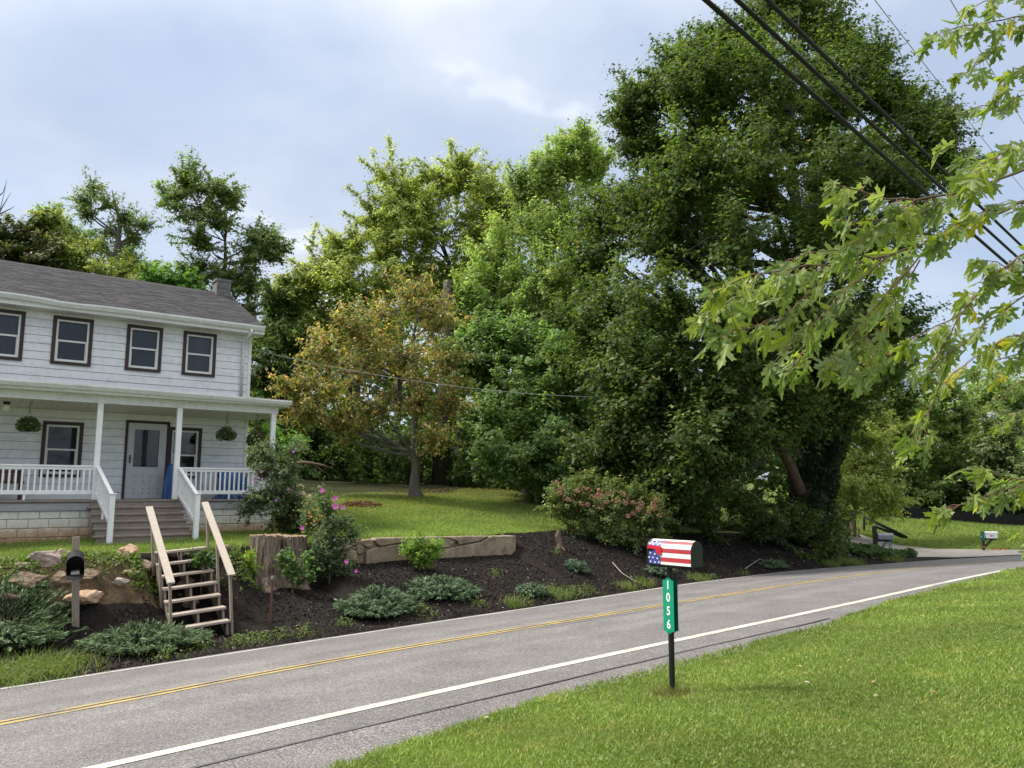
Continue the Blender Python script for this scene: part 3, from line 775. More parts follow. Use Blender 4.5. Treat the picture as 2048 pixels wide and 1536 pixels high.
# side railing on the far end of the porch
rl = MB().box(7.485, 7.575, PF + .062, -.05, 2.185, 2.225).build('railing', 'vinyl_white', house)
MB().box(7.505, 7.555, PF + .062, -.05, 1.56, 1.64).build('bottom_rail', 'vinyl_white', rl)
for i in range(13): MB().box(7.512, 7.548, PF + .13 + i * .125, PF + .166 + i * .125, 1.64, 2.185).build('baluster', 'vinyl_white', rl)
# porch steps
st_u0, st_u1 = 3.22, 5.36
rise, run = .156, .235
steps = MB().box(st_u0 + .1, st_u1 - .1, PF - .2, PF - .03, .4, 1.2).build('porch_steps', 'deck_paint', house)
MB().box(3.27, 5.33, PF - .03, PF - .004, 1.20, 1.36).build('riser', 'deck_paint', steps)
for k in range(1, 7):
    zt = 1.432 - rise * k; wt = PF - .03 - run * (k - 1)
    MB().box(st_u0 - .02 * (k % 2), st_u1 - .08, wt - run - .035, wt + .0, zt - .04, zt).build('tread', 'deck_paint', steps, bevel=.004)
    MB().box(st_u0 + .03, st_u1 - .12, wt - run - .002, wt - run + .02, zt - rise + (.0 if k < 6 else -.06), zt - .041).build('riser', 'deck_paint', steps)
MB().box(st_u0 + .1, st_u1 + .0, -3.62, -3.27, .36, .46).build('foot_slab', 'concrete_cap', steps)
for q in (3.47, 5.28):
    y0 = -3.24
    MB().box(q - .055, q + .055, y0 - .055, y0 + .055, .43, 1.555).build('newel_post', 'vinyl_white', steps, bevel=.005)
    MB().prism([(q - .075, y0 - .075), (q + .075, y0 - .075), (q + .075, y0 + .075), (q - .075, y0 + .075)], 'z', 1.555, 1.585).build('post_cap', 'vinyl_white', steps, bevel=.008)
    qa = 3.34 if q < 4 else 5.13
    A, B = Vector((qa + (.03 if q < 4 else .07), PF - .03, 2.20)), Vector((q, y0 + .04, 1.535))
    hr = MB().bar(A, B, .085, .05).build('handrail', 'vinyl_white', steps)
    A2, B2 = A - Vector((0, 0, .62)), B - Vector((0, 0, .62))
    MB().bar(A2, B2, .05, .075).build('bottom_rail', 'vinyl_white', steps)
    for i in range(11):
        f_ = (i + .6) / 11.4; P = A.lerp(B, f_); P2 = A2.lerp(B2, f_)
        MB().box(P.x - .018, P.x + .018, P.y - .018, P.y + .018, P2.z + .02, P.z - .02).build('baluster', 'vinyl_white', steps)
MB().box(3.40, 3.44, -2.56, -2.52, 1.0, 1.35).build('support', 'vinyl_white', steps)
# ceiling lamp
lp = MB().lathe([(0, 0), (.07, 0), (.07, -.04), (.05, -.06), (0, -.06)], 14, (1.52, -1.0, 3.68)).build('porch_lamp', 'iron_black', house)
MB().lathe([(.05, -.06), (.085, -.10), (.095, -.15), (.08, -.20), (.045, -.225), (0, -.23)], 16, (1.52, -1.0, 3.68)).build('globe', 'lamp_glass', lp, smooth=True)

# ------------------------------------------------------------------ built things
simple('wood_grey', (.30, .25, .205), (.47, .40, .33), 7, .85, .45, (8, 1.2, 8), fine=50)
simple('wood_grey_z', (.20, .16, .125), (.36, .295, .235), 7, .85, .45, (8, 8, .8), fine=50)
simple('wood_pale', (.34, .29, .24), (.52, .46, .39), 6, .85, .4, (8, 1.0, 8), fine=50)
simple('wood_black', (.02, .017, .015), (.05, .042, .036), 7, .8, .3, (6, 6, 1))
simple('tin_black', (.010, .010, .011), (.018, .018, .02), 6, .42, 0, spec=.35)
simple('tin_grey', (.20, .21, .23), (.30, .31, .33), 5, .4, spec=.5)
simple('flag_red', (.44, .035, .05), (.50, .06, .07), 5, .4)
simple('flag_white', (.80, .79, .77), (.86, .85, .83), 5, .4)
simple('flag_blue', (.03, .05, .24), (.06, .085, .30), 14, .4)
simple('signal_red', (.55, .01, .03), (.62, .02, .04), 5, .4)
simple('signal_pink', (.85, .12, .11), (.9, .2, .17), 5, .5)
simple('sign_green', (.0, .27, .15), (.005, .31, .175), 4, .35, spec=.5)
simple('sign_green_dark', (.0, .13, .08), (.004, .16, .10), 4, .4)
simple('sign_white', (.84, .85, .83), (.88, .88, .87), 4, .45)
simple('rust', (.10, .04, .028), (.17, .075, .05), 25, .85, .3)
simple('tarp_blue', (.012, .06, .20), (.03, .12, .34), 4, .35, .3, spec=.5)
simple('tarp_grey', (.30, .32, .36), (.42, .44, .47), 4, .5, .3)
simple('chair_wood', (.075, .028, .02), (.13, .05, .032), 7, .5, .2, (6, 6, 1))
simple('cable_black', (.006, .006, .007), (.014, .014, .015), 60, .7, .4)
simple('wire_grey', (.25, .25, .25), (.33, .33, .33), 20, .6)
simple('pot_dark', (.02, .025, .04), (.035, .04, .06), 8, .5)
simple('concrete_old', (.17, .125, .08), (.36, .285, .205), 3.4, .9, .6, fine=24)
simple('end_grain', (.20, .12, .075), (.36, .25, .16), 9, .9, .6, fine=35)
m, nt, b = new_mat('stump_bark')
v = coords(nt, (1, 1, .16)); n_ = noise(nt, 17, 7, .7, v, 1.2); r_ = ramp(nt, [(.34, (.05, .036, .027)), (.5, (.20, .15, .11)), (.66, (.46, .37, .29))])
lk(nt, n_.outputs['Fac'], r_.inputs[0]); lk(nt, r_.outputs[0], b.inputs['Base Color']); b.inputs['Roughness'].default_value = .9; bump(nt, b, n_.outputs['Fac'], 1.0, .05)

def text_mesh(name, s, size, mat, parent, mw, bold=.0, sx=1.0):
    cu = bpy.data.curves.new(name, 'FONT'); cu.body = s; cu.size = size; cu.align_x = 'CENTER'; cu.align_y = 'CENTER'; cu.extrude = .0008; cu.offset = bold
    tmp = bpy.data.objects.new('tmp', cu); COL.objects.link(tmp)
    dg = bpy.context.evaluated_depsgraph_get(); dg.update()
    me = bpy.data.meshes.new_from_object(tmp.evaluated_get(dg)); bpy.data.objects.remove(tmp)
    me.materials.clear(); me.materials.append(MATS[mat])
    o = link(name, me, parent); o.matrix_local = mw @ Matrix.Diagonal((sx, 1, 1, 1))
    return o
def pt(t, n, z=None):
    x, y = tn2xy(t, n); return np.array([x, y, float(height(t, n)) if z is None else z])
TANG = math.atan2(TV[1], TV[0])

# --- garden stairs up the bank, twisted and leaning
sb = pt(5.42, 14.0, -.87)
stairs = empty('garden_stairs', sb, 'weathered open wooden stairs with two plank handrails climbing the mulch bank', 'stairs', rz=TANG - R(9))
stairs.rotation_euler = Matrix.Rotation(TANG - R(9), 4, 'Z').to_euler()
stairs.rotation_euler = (Matrix.Rotation(TANG - R(9), 3, 'Z') @ Matrix.Rotation(R(-4.5), 3, 'Y')).to_euler()
RI, RU = .197, .285
for k in range(7):
    j_ = random.uniform(-.012, .012)
    MB().box(-.47 + j_, .47 + j_, k * RU - .02, k * RU + .22, (k + 1) * RI - .04, (k + 1) * RI).build('tread', 'wood_grey', stairs, bevel=.004)
for x in (-.44, .0, .43):
    poly = [(-.02, -.1)]
    for k in range(7):
        poly += [(k * RU + .01, (k) * RI if k else -.1), (k * RU + .01, (k + 1) * RI - .042)]
    poly += [(6 * RU + .26, 7 * RI - .042), (6 * RU + .26, 7 * RI - .35), (.42, -.1)]
    MB().prism(poly, 'x', x - .02, x + .02).build('stringer', 'wood_grey_z', stairs)
for x, nm in ((-.50, 0), (.50, 1)):
    A, B = Vector((x, -.12, .98)), Vector((x + (.0 if nm else -.02), 6 * RU + .18, 7 * RI + .86))
    MB().bar(A, B, .125, .04).build('handrail', 'wood_pale', stairs, bevel=.004)
    for y_, z0 in ((.0, -.25), (.95, .3), (1.72, .95)):
        zt = A.z + (B.z - A.z) * ((y_ + .12) / (B.y - A.y)) - .03
        MB().box(x - .02 + (.06 if x < 0 else -.06) * 0, x + .02, y_ - .04, y_ + .045, z0, zt).build('post', 'wood_grey_z', stairs)

# --- near mailbox painted as a flag
mb_xy = on_ground(1345, 1390)
mbz = gz(mb_xy[0], mb_xy[1])
mbox = empty('flag_mailbox', (mb_xy[0], mb_xy[1], mbz), 'mailbox painted with red and white stripes and starred blue corner on black post', 'mailbox', rz=math.atan2(NV[1], NV[0]))
# local x = towards the road (NV), y = -TV side is the side we see (local +y points along -T)
PH = 1.035
MB().tube([(0, 0, -.15), (0, 0, PH - .02)], .0245, 14).build('post', 'tin_black', mbox, smooth=False)
MB().box(-.16, .16, -.06, .06, PH - .02, PH - .001).build('mounting_board', 'wood_black', mbox)
LX0, LX1, HWD, WALLH = -.27, .165, .078, .125
def prof(s):   # perimeter of the arch from bottom +y over the top to bottom -y, s in metres
    arc = math.pi * HWD
    if s < WALLH: return (HWD, s)
    if s < WALLH + arc:
        a = (s - WALLH) / HWD; return (HWD * math.cos(a), WALLH + HWD * math.sin(a))
    return (-HWD, WALLH - (s - WALLH - arc))
PER = 2 * WALLH + math.pi * HWD
bd = MB(); n = 40; ring = [prof(PER * i / n) for i in range(n + 1)]
vs = []
for x in (LX0 + .002, LX1 - .002): vs += [(x, y * .99, PH + z * .995) for y, z in ring]
fs = [(i, i + 1, n + 2 + i, n + 1 + i) for i in range(n)] + [tuple(range(n + 1)), tuple(range(n + 1, 2 * n + 2))] + [(0, n + 1, 2 * n + 1, n)]
bd.add(vs, fs); body = bd.build('body', 'tin_black', mbox)
XB = .03          # the blue corner starts here
def skin(name, x0, x1, s0, s1, mat, off=.0015, k=6):
    vs = []
    for x in (x0, x1):
        for i in range(k + 1):
            s = s0 + (s1 - s0) * i / k; y, z = prof(s)
            y0, z0 = prof(max(s - .002, 0)); y1, z1 = prof(min(s + .002, PER)); nx, nz = (z1 - z0), -(y1 - y0); l_ = math.hypot(nx, nz)
            vs.append((x, y + nx / l_ * off, PH + z + nz / l_ * off))
    return MB().add(vs, [(i, i + 1, k + 2 + i, k + 1 + i) for i in range(k)]).build(name, mat, body, smooth=True)
SW = .0365; s = .004; i = 0
while s < PER - .01:
    skin('stripe', LX0 + .003, XB, s, min(s + (SW if i else .022), PER - .004), 'flag_white' if i % 2 == 0 else 'flag_red'); s += SW if i else .022; i += 1
skin('canton', XB + .0005, LX1 - .012, .004, .105, 'flag_blue'); skin('canton', XB + .0005, LX1 - .012, .15, .205, 'flag_blue')
skin('canton', XB + .0005, LX1 - .055, .105, .15, 'flag_blue'); skin('canton_top', XB + .0005, LX1 - .012, .205, PER - .2, 'flag_white')
skin('canton', XB + .0005, LX1 - .012, PER - .2, PER - .004, 'flag_blue', k=10)
def star(x, s, r, rot):
    y, z = prof(s); y0, z0 = prof(s - .002); y1, z1 = prof(s + .002); nx, nz = z1 - z0, -(y1 - y0); l_ = math.hypot(nx, nz); nx, nz = nx / l_, nz / l_
    tx, tz = (y1 - y0) / l_, (z1 - z0) / l_
    vs = [(x, y + nx * .0032, PH + z + nz * .0032)]
    for i in range(10):
        a = rot + math.pi * i / 5; rr = r if i % 2 == 0 else r * .42
        vs.append((x + rr * math.cos(a), y + tx * rr * math.sin(a) + nx * .003, PH + z + tz * rr * math.sin(a) + nz * .003))
    MB().add(vs, [(0, i + 1, (i + 1) % 10 + 1) for i in range(10)]).build('star', 'flag_white', body)
for x, s in ((.105, .02), (.145, .018), (.19, .022), (.12, .05), (.165, .055), (.205, .055), (.10, .078), (.145, .085), (.19, .092), (.125, .11), (.10, .175), (.14, .185), (.185, .18), (.12, .162), (.165, .165), (.205, .168)):
    star(x - .056, s, .0115, random.random())
mbox.rotation_euler = (Matrix.Rotation(R(.3), 3, 'Y') @ Matrix.Rotation(math.atan2(NV[1], NV[0]), 3, 'Z')).to_euler()
# raised rims at both ends
for x0, x1, g in ((LX1 - .012, LX1 + .006, 1.03), (LX0 - .004, LX0 + .003, 1.02)):
    vs = []
    for x in (x0, x1): vs += [(x, y * g, PH - .003 + z * g) for y, z in ring]
    MB().add(vs, [(i, i + 1, n + 2 + i, n + 1 + i) for i in range(n)] + [tuple(range(n + 1)), tuple(range(n + 1, 2 * n + 2))]).build('end_cap', 'tin_black', mbox)
fl = MB(); fl.box(XB - .02, XB + .05, HWD + .004, HWD + .008, PH + .085, PH + .145); fl.prism([(XB - .02, PH + .145), (XB + .15, PH + .152), (XB + .15, PH + .122), (XB + .05, PH + .118), (XB + .03, PH + .085), (XB - .02, PH + .085)], 'y', HWD + .005, HWD + .010)
fl = MB().prism([(XB - .012, PH + .150), (XB + .105, PH + .156), (XB + .135, PH + .150), (XB + .128, PH + .125), (XB + .10, PH + .130), (XB + .05, PH + .124), (XB + .03, PH + .084), (XB - .012, PH + .082)], 'y', HWD + .004, HWD + .009)
fl.build('signal_flag', 'signal_red', mbox)
# number plates, one on each face of the post
def plate(y, mat, nm):
    h0, h1 = .93 - .45, .93; w = .054
    poly = [(-w, h0 + .022), (-w * .55, h0 + .018), (-w * .3, h0 + .004), (0, h0), (w * .3, h0 + .004), (w * .55, h0 + .018), (w, h0 + .022), (w, h1 - .022), (w * .55, h1 - .018), (w * .3, h1 - .004), (0, h1), (-w * .3, h1 - .004), (-w * .55, h1 - .018), (-w, h1 - .022)]
    p_ = MB().prism(poly, 'y', y - .0015, y + .0015).build(nm, mat, mbox)
    for zz in (h0 + .014, h1 - .014): MB().lathe([(0, .0), (.004, 0), (.004, .004), (0, .004)], 8).build('screw', 'tin_black', p_).matrix_local = Matrix.Translation((0, y + .0016 if y > 0 else y - .0016, zz)) @ Matrix.Rotation(R(-90 if y > 0 else 90), 4, 'X')
    return p_
p1_ = plate(.0275, 'sign_green', 'number_plate'); plate(-.0275, 'sign_green_dark', 'number_plate')
for ch_, zz in zip('1056', (.868, .768, .66, .553)):
    text_mesh('digit', ch_, .098, 'sign_white', p1_, Matrix.Translation((0, .0298, zz)) @ Matrix.Rotation(R(180), 4, 'Z') @ Matrix.Rotation(R(90), 4, 'X'), bold=.0019, sx=.80)

# --- open black mailbox across the road
lb = at_z(148, 1288, -.86); lbx, lby = lb[0], lb[1]; lbz = gz(lbx, lby)
ob = empty('open_mailbox', (lbx, lby, lbz), 'open black jumbo mailbox tilted on a grey wooden post among junipers', 'mailbox', rz=TANG + R(4))
hz = .27 - lbz
MB().box(-.055, .055, -.05, .05, -.2, 1.40).build('post', 'wood_grey_z', ob, bevel=.005)
ob.rotation_euler = (Matrix.Rotation(R(-4.2), 3, 'Y') @ Matrix.Rotation(TANG - R(14), 3, 'Z')).to_euler()
BM_ = Matrix.Translation((0, 0, .90)) @ Matrix.Rotation(R(9), 4, 'X')
bo = MB(); n = 28
def arch(r, h, k=n): return [(-r, 0)] + [(-r, h)] + [(-r * math.cos(math.pi * i / k), h + r * math.sin(math.pi * i / k)) for i in range(1, k)] + [(r, h), (r, 0)]
A1 = arch(.128, .17); A2 = arch(.124, .167)
q = len(A1); y0, y1 = -.58, -.06
vs = [(x, y0, z) for x, z in A1] + [(x, y1, z) for x, z in A1] + [(x, y0, z + .003) for x, z in A2] + [(x, y1 - .01, z + .003) for x, z in A2]
fs = [(i, i + 1, q + i + 1, q + i) for i in range(q - 1)] + [(q - 1, 0, q, 2 * q - 1)] + [tuple(range(q, 2 * q))]
fs += [(2 * q + i + 1, 2 * q + i, 3 * q + i, 3 * q + i + 1) for i in range(q - 1)] + [(2 * q, 3 * q - 1, 4 * q - 1, 3 * q)] + [tuple(range(4 * q - 1, 3 * q - 1, -1))]
fs += [(i + 1, i, 2 * q + i, 2 * q + i + 1) for i in range(q - 1)] + [(0, q - 1, 3 * q - 1, 2 * q)]
me = bpy.data.meshes.new('body'); me.from_pydata(vs, [], fs); me.materials.append(MATS['tin_black']); bod = link('body', me, ob)
bod.matrix_local = BM_
dr = MB(); dr.prism(arch(.126, .08), 'y', -.004, .004)
dro = dr.build('door', 'tin_black', ob); dro.matrix_local = BM_ @ Matrix.Translation((0, -.585, .0)) @ Matrix.Rotation(R(100), 4, 'X')
fl = MB(); fl.box(.132, .138, -.40, -.37, .10, .22); fl.box(.132, .138, -.40, -.30, .16, .22)
flo = fl.build('signal_flag', 'signal_pink', ob); flo.matrix_local = BM_
MB().box(-.06, .06, -.55, -.05, .855, .892).build('mounting_board', 'wood_grey', ob).rotation_euler = (R(4), 0, 0)

# --- cracked concrete retaining wall: each broken slab a part
wp = pt(11.5, 16.1)
wall = empty('retaining_wall', (0, 0, 0), 'low cracked concrete retaining wall holding the lawn above the mulch', 'wall')
def zpx(X, Y): return 460 + X * .3027, 860 + Y * .3027
SL = [[(590, 735), (740, 716), (870, 716), (868, 742), (790, 775), (762, 800), (735, 860), (640, 880), (590, 880)],
      [(772, 815), (800, 792), (838, 800), (846, 862), (772, 868)],
      [(840, 770), (868, 758), (892, 778), (886, 815), (850, 822), (842, 800)],
      [(882, 728), (946, 722), (950, 758), (930, 776), (888, 768)],
      [(955, 728), (975, 714), (1165, 710), (1165, 742), (1090, 752), (1010, 768), (985, 762)],
      [(905, 800), (985, 775), (1090, 760), (1168, 750), (1180, 880), (900, 880)],
      [(1172, 712), (1400, 705), (1500, 735), (1450, 775), (1370, 780), (1362, 890), (1184, 890)],
      [(1410, 705), (1560, 702), (1720, 700), (1650, 735), (1520, 760), (1506, 734)],
      [(1376, 790), (1455, 783), (1530, 766), (1660, 742), (1728, 702), (1892, 698), (1892, 900), (1372, 900)]]
for i, pl in enumerate(SL):
    nn = 16.02 + random.uniform(-.03, .04)
    P = [at_n(*zpx(*q), 16.0) for q in pl]
    TZ = [(float(p @ TV), float(p[2])) for p in P]
    mb = MB(); k = len(TZ); vs = []
    dep = .40 if i in (0, 6, 8) else .25
    for dn in (0, dep):
        for t, z in TZ:
            x, y = tn2xy(t, nn + dn + random.uniform(-.012, .012)); vs.append((x, y, z - (.25 if z < .0 else 0)))
    mb.add(vs, [tuple(range(k)), tuple(range(2 * k - 1, k - 1, -1))] + [(j, j + k, (j + 1) % k + k, (j + 1) % k) for j in range(k)])
    o = mb.build('slab', 'concrete_old', wall, bevel=.018)
core = MB(); a_, b_ = at_n(*zpx(640, 735), 16.1), at_n(*zpx(1860, 715), 16.1)
core.bar((a_ + NV * .16) - np.array([0, 0, .32]), (b_ + NV * .16) - np.array([0, 0, .32]), .30, .55)
core.build('footing', 'concrete_old', wall)

# --- stones of the tumbled wall on the left bank
from mathutils import noise as mnoise
def rock(u, v, n, rw, rh, col, label, group='stones of the tumbled bank wall', cat='stone', seed=0, dep=None):
    P = at_n(u, v, n + .04); d = P[1]; sx = rw * 1.05 / F * d; sz = rh * 1.12 / F * d; sy = dep or (sx + sz) * .5
    bm = bmesh.new(); bmesh.ops.create_icosphere(bm, subdivisions=4, radius=1)
    r_ = np.random.default_rng(seed)
    cuts = [(unit(r_.normal(size=3)), r_.uniform(.5, .85)) for _ in range(16)]
    for q in bm.verts:
        p = np.array(q.co)
        for nrm, h in cuts:
            e_ = p @ nrm - h
            if e_ > 0: p = p - nrm * e_ * .93
        w_ = Vector(p) * 1.7 + Vector((seed * 3.1, 0, 0))
        p = p * (1 + .16 * mnoise.fractal(w_, .6, 2.2, 5) + .07 * abs(mnoise.noise(w_ * 3.0)))
        q.co = Vector((p[0] * sx * 1.15, p[1] * sy, p[2] * sz * 1.15))
    me = bpy.data.meshes.new('stone'); bm.to_mesh(me); bm.free()
    ca = me.color_attributes.new('col', 'FLOAT_COLOR', 'POINT'); ca.data.foreach_set('color', np.tile([*col, 1.0], len(me.vertices)))
    me.materials.append(MATS['stone'])
    o = link('stone', me); o.location = tuple(P); o.rotation_euler = (r_.uniform(-.15, .15), r_.uniform(-.2, .2), TANG + r_.uniform(-.3, .3))
    return tag(o, label, cat, group)
TAN, PINK, BRN, ORG = (.36, .28, .20), (.34, .265, .235), (.20, .145, .10), (.48, .33, .22)
rock(85, 1125, 15.6, 31, 21, PINK, 'big rounded pinkish grey stone atop the bank beside the open mailbox', seed=1)
rock(258, 1110, 15.7, 24, 18, ORG, 'orange tan craggy stone on the lawn edge by the stair top', seed=2)
rock(132, 1112, 15.9, 16, 12, TAN, 'small tan stone half hidden behind the open mailbox', seed=3)
rock(12, 1122, 15.8, 14, 9, BRN, 'small brown stone at the lawn edge, outermost of the bank stones', seed=4)
rock(42, 1135, 15.5, 16, 9, TAN, 'thin tan stone tucked below the lawn edge beside the big pinkish stone', seed=5)
rock(45, 1168, 15.2, 40, 22, BRN, 'large brown stone low in the bank face above the juniper', seed=6)
rock(112, 1166, 15.25, 34, 20, BRN, 'broad brown stone in the bank face right behind the mailbox post', seed=7)
rock(165, 1160, 15.3, 26, 22, BRN, 'brown blocky stone in the bank face right of the mailbox', seed=8)
rock(168, 1198, 14.75, 30, 13, ORG, 'flat orange sandstone slab lying on the mulch behind the juniper', seed=9)
rock(222, 1132, 15.5, 22, 9, BRN, 'thin brown ledge stone above the yellow green shrub', seed=10)
rock(288, 1132, 15.5, 15, 12, TAN, 'small tan stone beside the left stair rail', seed=11)
rock(262, 1147, 15.3, 20, 7, TAN, 'narrow pale ledge stone under the stair side ivy', seed=12)
rock(242, 1162, 15.0, 13, 7, (.42, .38, .33), 'small pale grey flat stone lying on the mulch slope', seed=13)
rock(18, 1195, 14.9, 22, 12, BRN, 'low brown stone at the picture edge behind the juniper', seed=14)
rock(375, 1165, 15.3, 18, 9, (.20, .15, .11), 'dark stone seen between the stair treads, upper one', seed=15)
rock(380, 1205, 14.9, 16, 9, (.20, .16, .12), 'dark stone seen between the stair treads, lower one', seed=16)
rock(452, 1105, 15.8, 18, 12, (.28, .22, .16), 'brown stone at the lawn edge between stairs and stump', seed=17)

# --- tree stump with a split down the middle
sp_ = pt(7.72, 15.95)
stump = empty('tree_stump', (sp_[0], sp_[1], -.45), 'wide split old tree stump with flaring roots beside the retaining wall', 'stump')
def stem(cx, cy, r0, h, seed, wide):
    r_ = np.random.default_rng(seed); K = 46; prof_ = [(-.2, 2.1), (-.02, 1.75), (.10, 1.38), (.28, 1.12), (.55, 1.0), (.8, .98), (1.0, 1.0)]
    vs = []; ph = r_.uniform(0, 6, 5)
    for hh, g in prof_:
        for j in range(K):
            a = 2 * math.pi * j / K
            rr = r0 * (1 + (g - 1) * (1 + .45 * math.sin(5 * a + ph[0]))) * (1 + .035 * math.sin(11 * a + ph[1]) + .03 * math.sin(17 * a + ph[2] + hh * 3) + .015 * r_.normal())
            vs.append((cx + wide * rr * math.cos(a), cy + rr * math.sin(a), hh * h + (.012 * r_.normal() if hh == 1 else 0)))
    fs = [(i * K + j, i * K + (j + 1) % K, (i + 1) * K + (j + 1) % K, (i + 1) * K + j) for i in range(len(prof_) - 1) for j in range(K)]
    st_ = MB().add(vs, fs).build('stem', 'stump_bark', stump)
    top = vs[-K:]; c_ = np.mean(top, 0) + [0, 0, .01]
    MB().add(top + [tuple(c_)], [(j, (j + 1) % K, K) for j in range(K)]).build('cut_face', 'end_grain', stump)
dx_ = TV[:2]
stem(-.31 * TV[0], -.31 * TV[1], .315, 1.16, 3, 1.0); stem(.33 * TV[0], .33 * TV[1], .285, 1.12, 5, 1.0)

# --- rusty pipe stake
pp = on_ground(541, 1247); top = at_y(540, 1152, pp[1])
pipe = empty('pipe_stake', pp, 'rusty upright iron pipe with pale cap standing in the mulch', 'pipe')
H_ = top[2] - pp[2]
MB().tube([(0, 0, -.2), (0, 0, H_ - .06)], .021, 10).build('pipe', 'rust', pipe)
MB().tube([(0, 0, H_ - .06), (0, 0, H_)], .030, 10).build('cap', 'tin_grey', pipe)

# --- tarps and chair on the porch
def drape(name, path, h0, label, mat, seed, dep=.35, fold=.03):
    r_ = np.random.default_rng(seed); K = 40; vs = []; rows = 12
    for i in range(rows + 1):
        f_ = i / rows
        for j in range(K):
            a = 2 * math.pi * j / K
            x0, x1 = path; w_ = (x1 - x0) / 2
            rr = (1.0 - .35 * (f_ ** 2.2)) * (1 + fold * math.sin(7 * a + seed + 2 * f_) * (1.4 - f_) * 3 + .03 * math.sin(13 * a + 5 * f_))
            if i == rows: rr *= .15
            c = np.sign(math.cos(a)) * abs(math.cos(a)) ** .7; s_ = np.sign(math.sin(a)) * abs(math.sin(a)) ** .7
            vs.append((w_ * rr * c, dep * rr * s_, h0 * min(1, (f_ * 1.12)) * (1 + .06 * math.sin(3 * a + seed)) + (.0 if i else -.0)))
    fs = [(i * K + j, i * K + (j + 1) % K, (i + 1) * K + (j + 1) % K, (i + 1) * K + j) for i in range(rows) for j in range(K)] + [tuple(rows * K + j for j in range(K))]
    o = MB().add(vs, fs).build(name, mat, smooth=True)
    return o
o = drape('tarp_bundle', (5.18, 5.62), .86, '', 'tarp_blue', 2, .16); o.location = tuple(hp(5.40, -.42, 1.433)); o.rotation_euler = (0, 0, HROT); tag(o, 'tall blue tarp bundle standing against the wall beside the storm door', 'tarp')
o = drape('tarp_cover', (6.3, 7.1), .72, '', 'tarp_blue', 5, .36); o.location = tuple(hp(6.72, -1.05, 1.433)); o.rotation_euler = (0, 0, HROT); tag(o, 'blue tarp draped over porch furniture behind the baluster railing', 'tarp')
o = drape('plastic_cover', (5.9, 6.5), .70, '', 'tarp_grey', 9, .30, .02); o.location = tuple(hp(6.12, -.95, 1.433)); o.rotation_euler = (0, 0, HROT); tag(o, 'grey translucent plastic sheet draped next to the blue tarp', 'sheet')
o = drape('tarp_heap', (6.3, 7.0), .10, '', 'tarp_blue', 12, .16, .09); o.location = tuple(hp(6.6, -1.52, 1.433)); o.rotation_euler = (0, 0, HROT); tag(o, 'crumpled blue tarp edge lying on the porch floor', 'tarp')
ch = empty('porch_bench', hp(1.45, -.75, 1.433), 'dark reddish wooden bench with curved arm behind the porch railing', 'bench', rz=HROT)
MB().box(-.62, .55, -.28, .22, .38, .43).build('seat', 'chair_wood', ch)
for x in (-.58, .5):
    for y in (-.25, .18): MB().box(x - .025, x + .025, y - .025, y + .025, 0, .38 if y < 0 else .70).build('leg', 'chair_wood', ch)
    MB().tube([(x, -.26, .38), (x, -.28, .55), (x, -.18, .64), (x, .0, .68), (x, .18, .68)], .026, 8).build('arm', 'chair_wood', ch)
MB().box(-.58, .5, .17, .20, .62, .70).build('top_rail', 'chair_wood', ch)
for i in range(9): MB().box(-.53 + i * .12, -.47 + i * .12, .175, .195, .43, .62).build('slat', 'chair_wood', ch)

# --- grey mailbox at the driveway
g_ = at_y(1752, 1108, 32.5); gx, gy = g_[0], g_[1]; g0 = gz(gx, gy)
gm = empty('grey_mailbox', (gx, gy, g0), 'grey metal mailbox on a dark braced post at the driveway mouth', 'mailbox', rz=R(-6))
zt = at_y(1752, 1066, gy)[2] - g0
MB().box(-.07, .07, -.07, .07, -.3, zt + .28).build('post', 'wood_black', gm)
MB().box(.07, .62, -.06, .06, zt - .34, zt - .25).build('arm', 'wood_black', gm)
MB().bar((.05, 0, zt - .85), (.45, 0, zt - .33), .08, .09).build('brace', 'wood_grey_z', gm)
ring2 = arch(.13, .12); k = len(ring2); vs = [(.10, y, zt - .25 + z) for y, z in ring2] + [(.66, y, zt - .25 + z) for y, z in ring2]
MB().add(vs, [(i, (i + 1) % k, (i + 1) % k + k, i + k) for i in range(k)] + [tuple(range(k)), tuple(range(2 * k - 1, k - 1, -1))]).build('body', 'tin_grey', gm)
MB().add([(.655, y * 1.04, zt - .253 + z * 1.03) for y, z in ring2] + [(.70, y * 1.04, zt - .253 + z * 1.03) for y, z in ring2], [(i, (i + 1) % k, (i + 1) % k + k, i + k) for i in range(k)] + [tuple(range(k)), tuple(range(2 * k - 1, k - 1, -1))]).build('door', 'tin_grey', gm)
npb = MB().box(.50, .60, -.085, -.075, zt - .95, zt - .30).build('number_plate', 'sign_green_dark', gm)
for c_, zz in zip('1061', (.41, .54, .67, .80)): text_mesh('digit', c_, .13, 'sign_white', npb, Matrix.Translation((.55, -.087, zt - zz)) @ Matrix.Rotation(R(90), 4, 'X'), .004, .8)
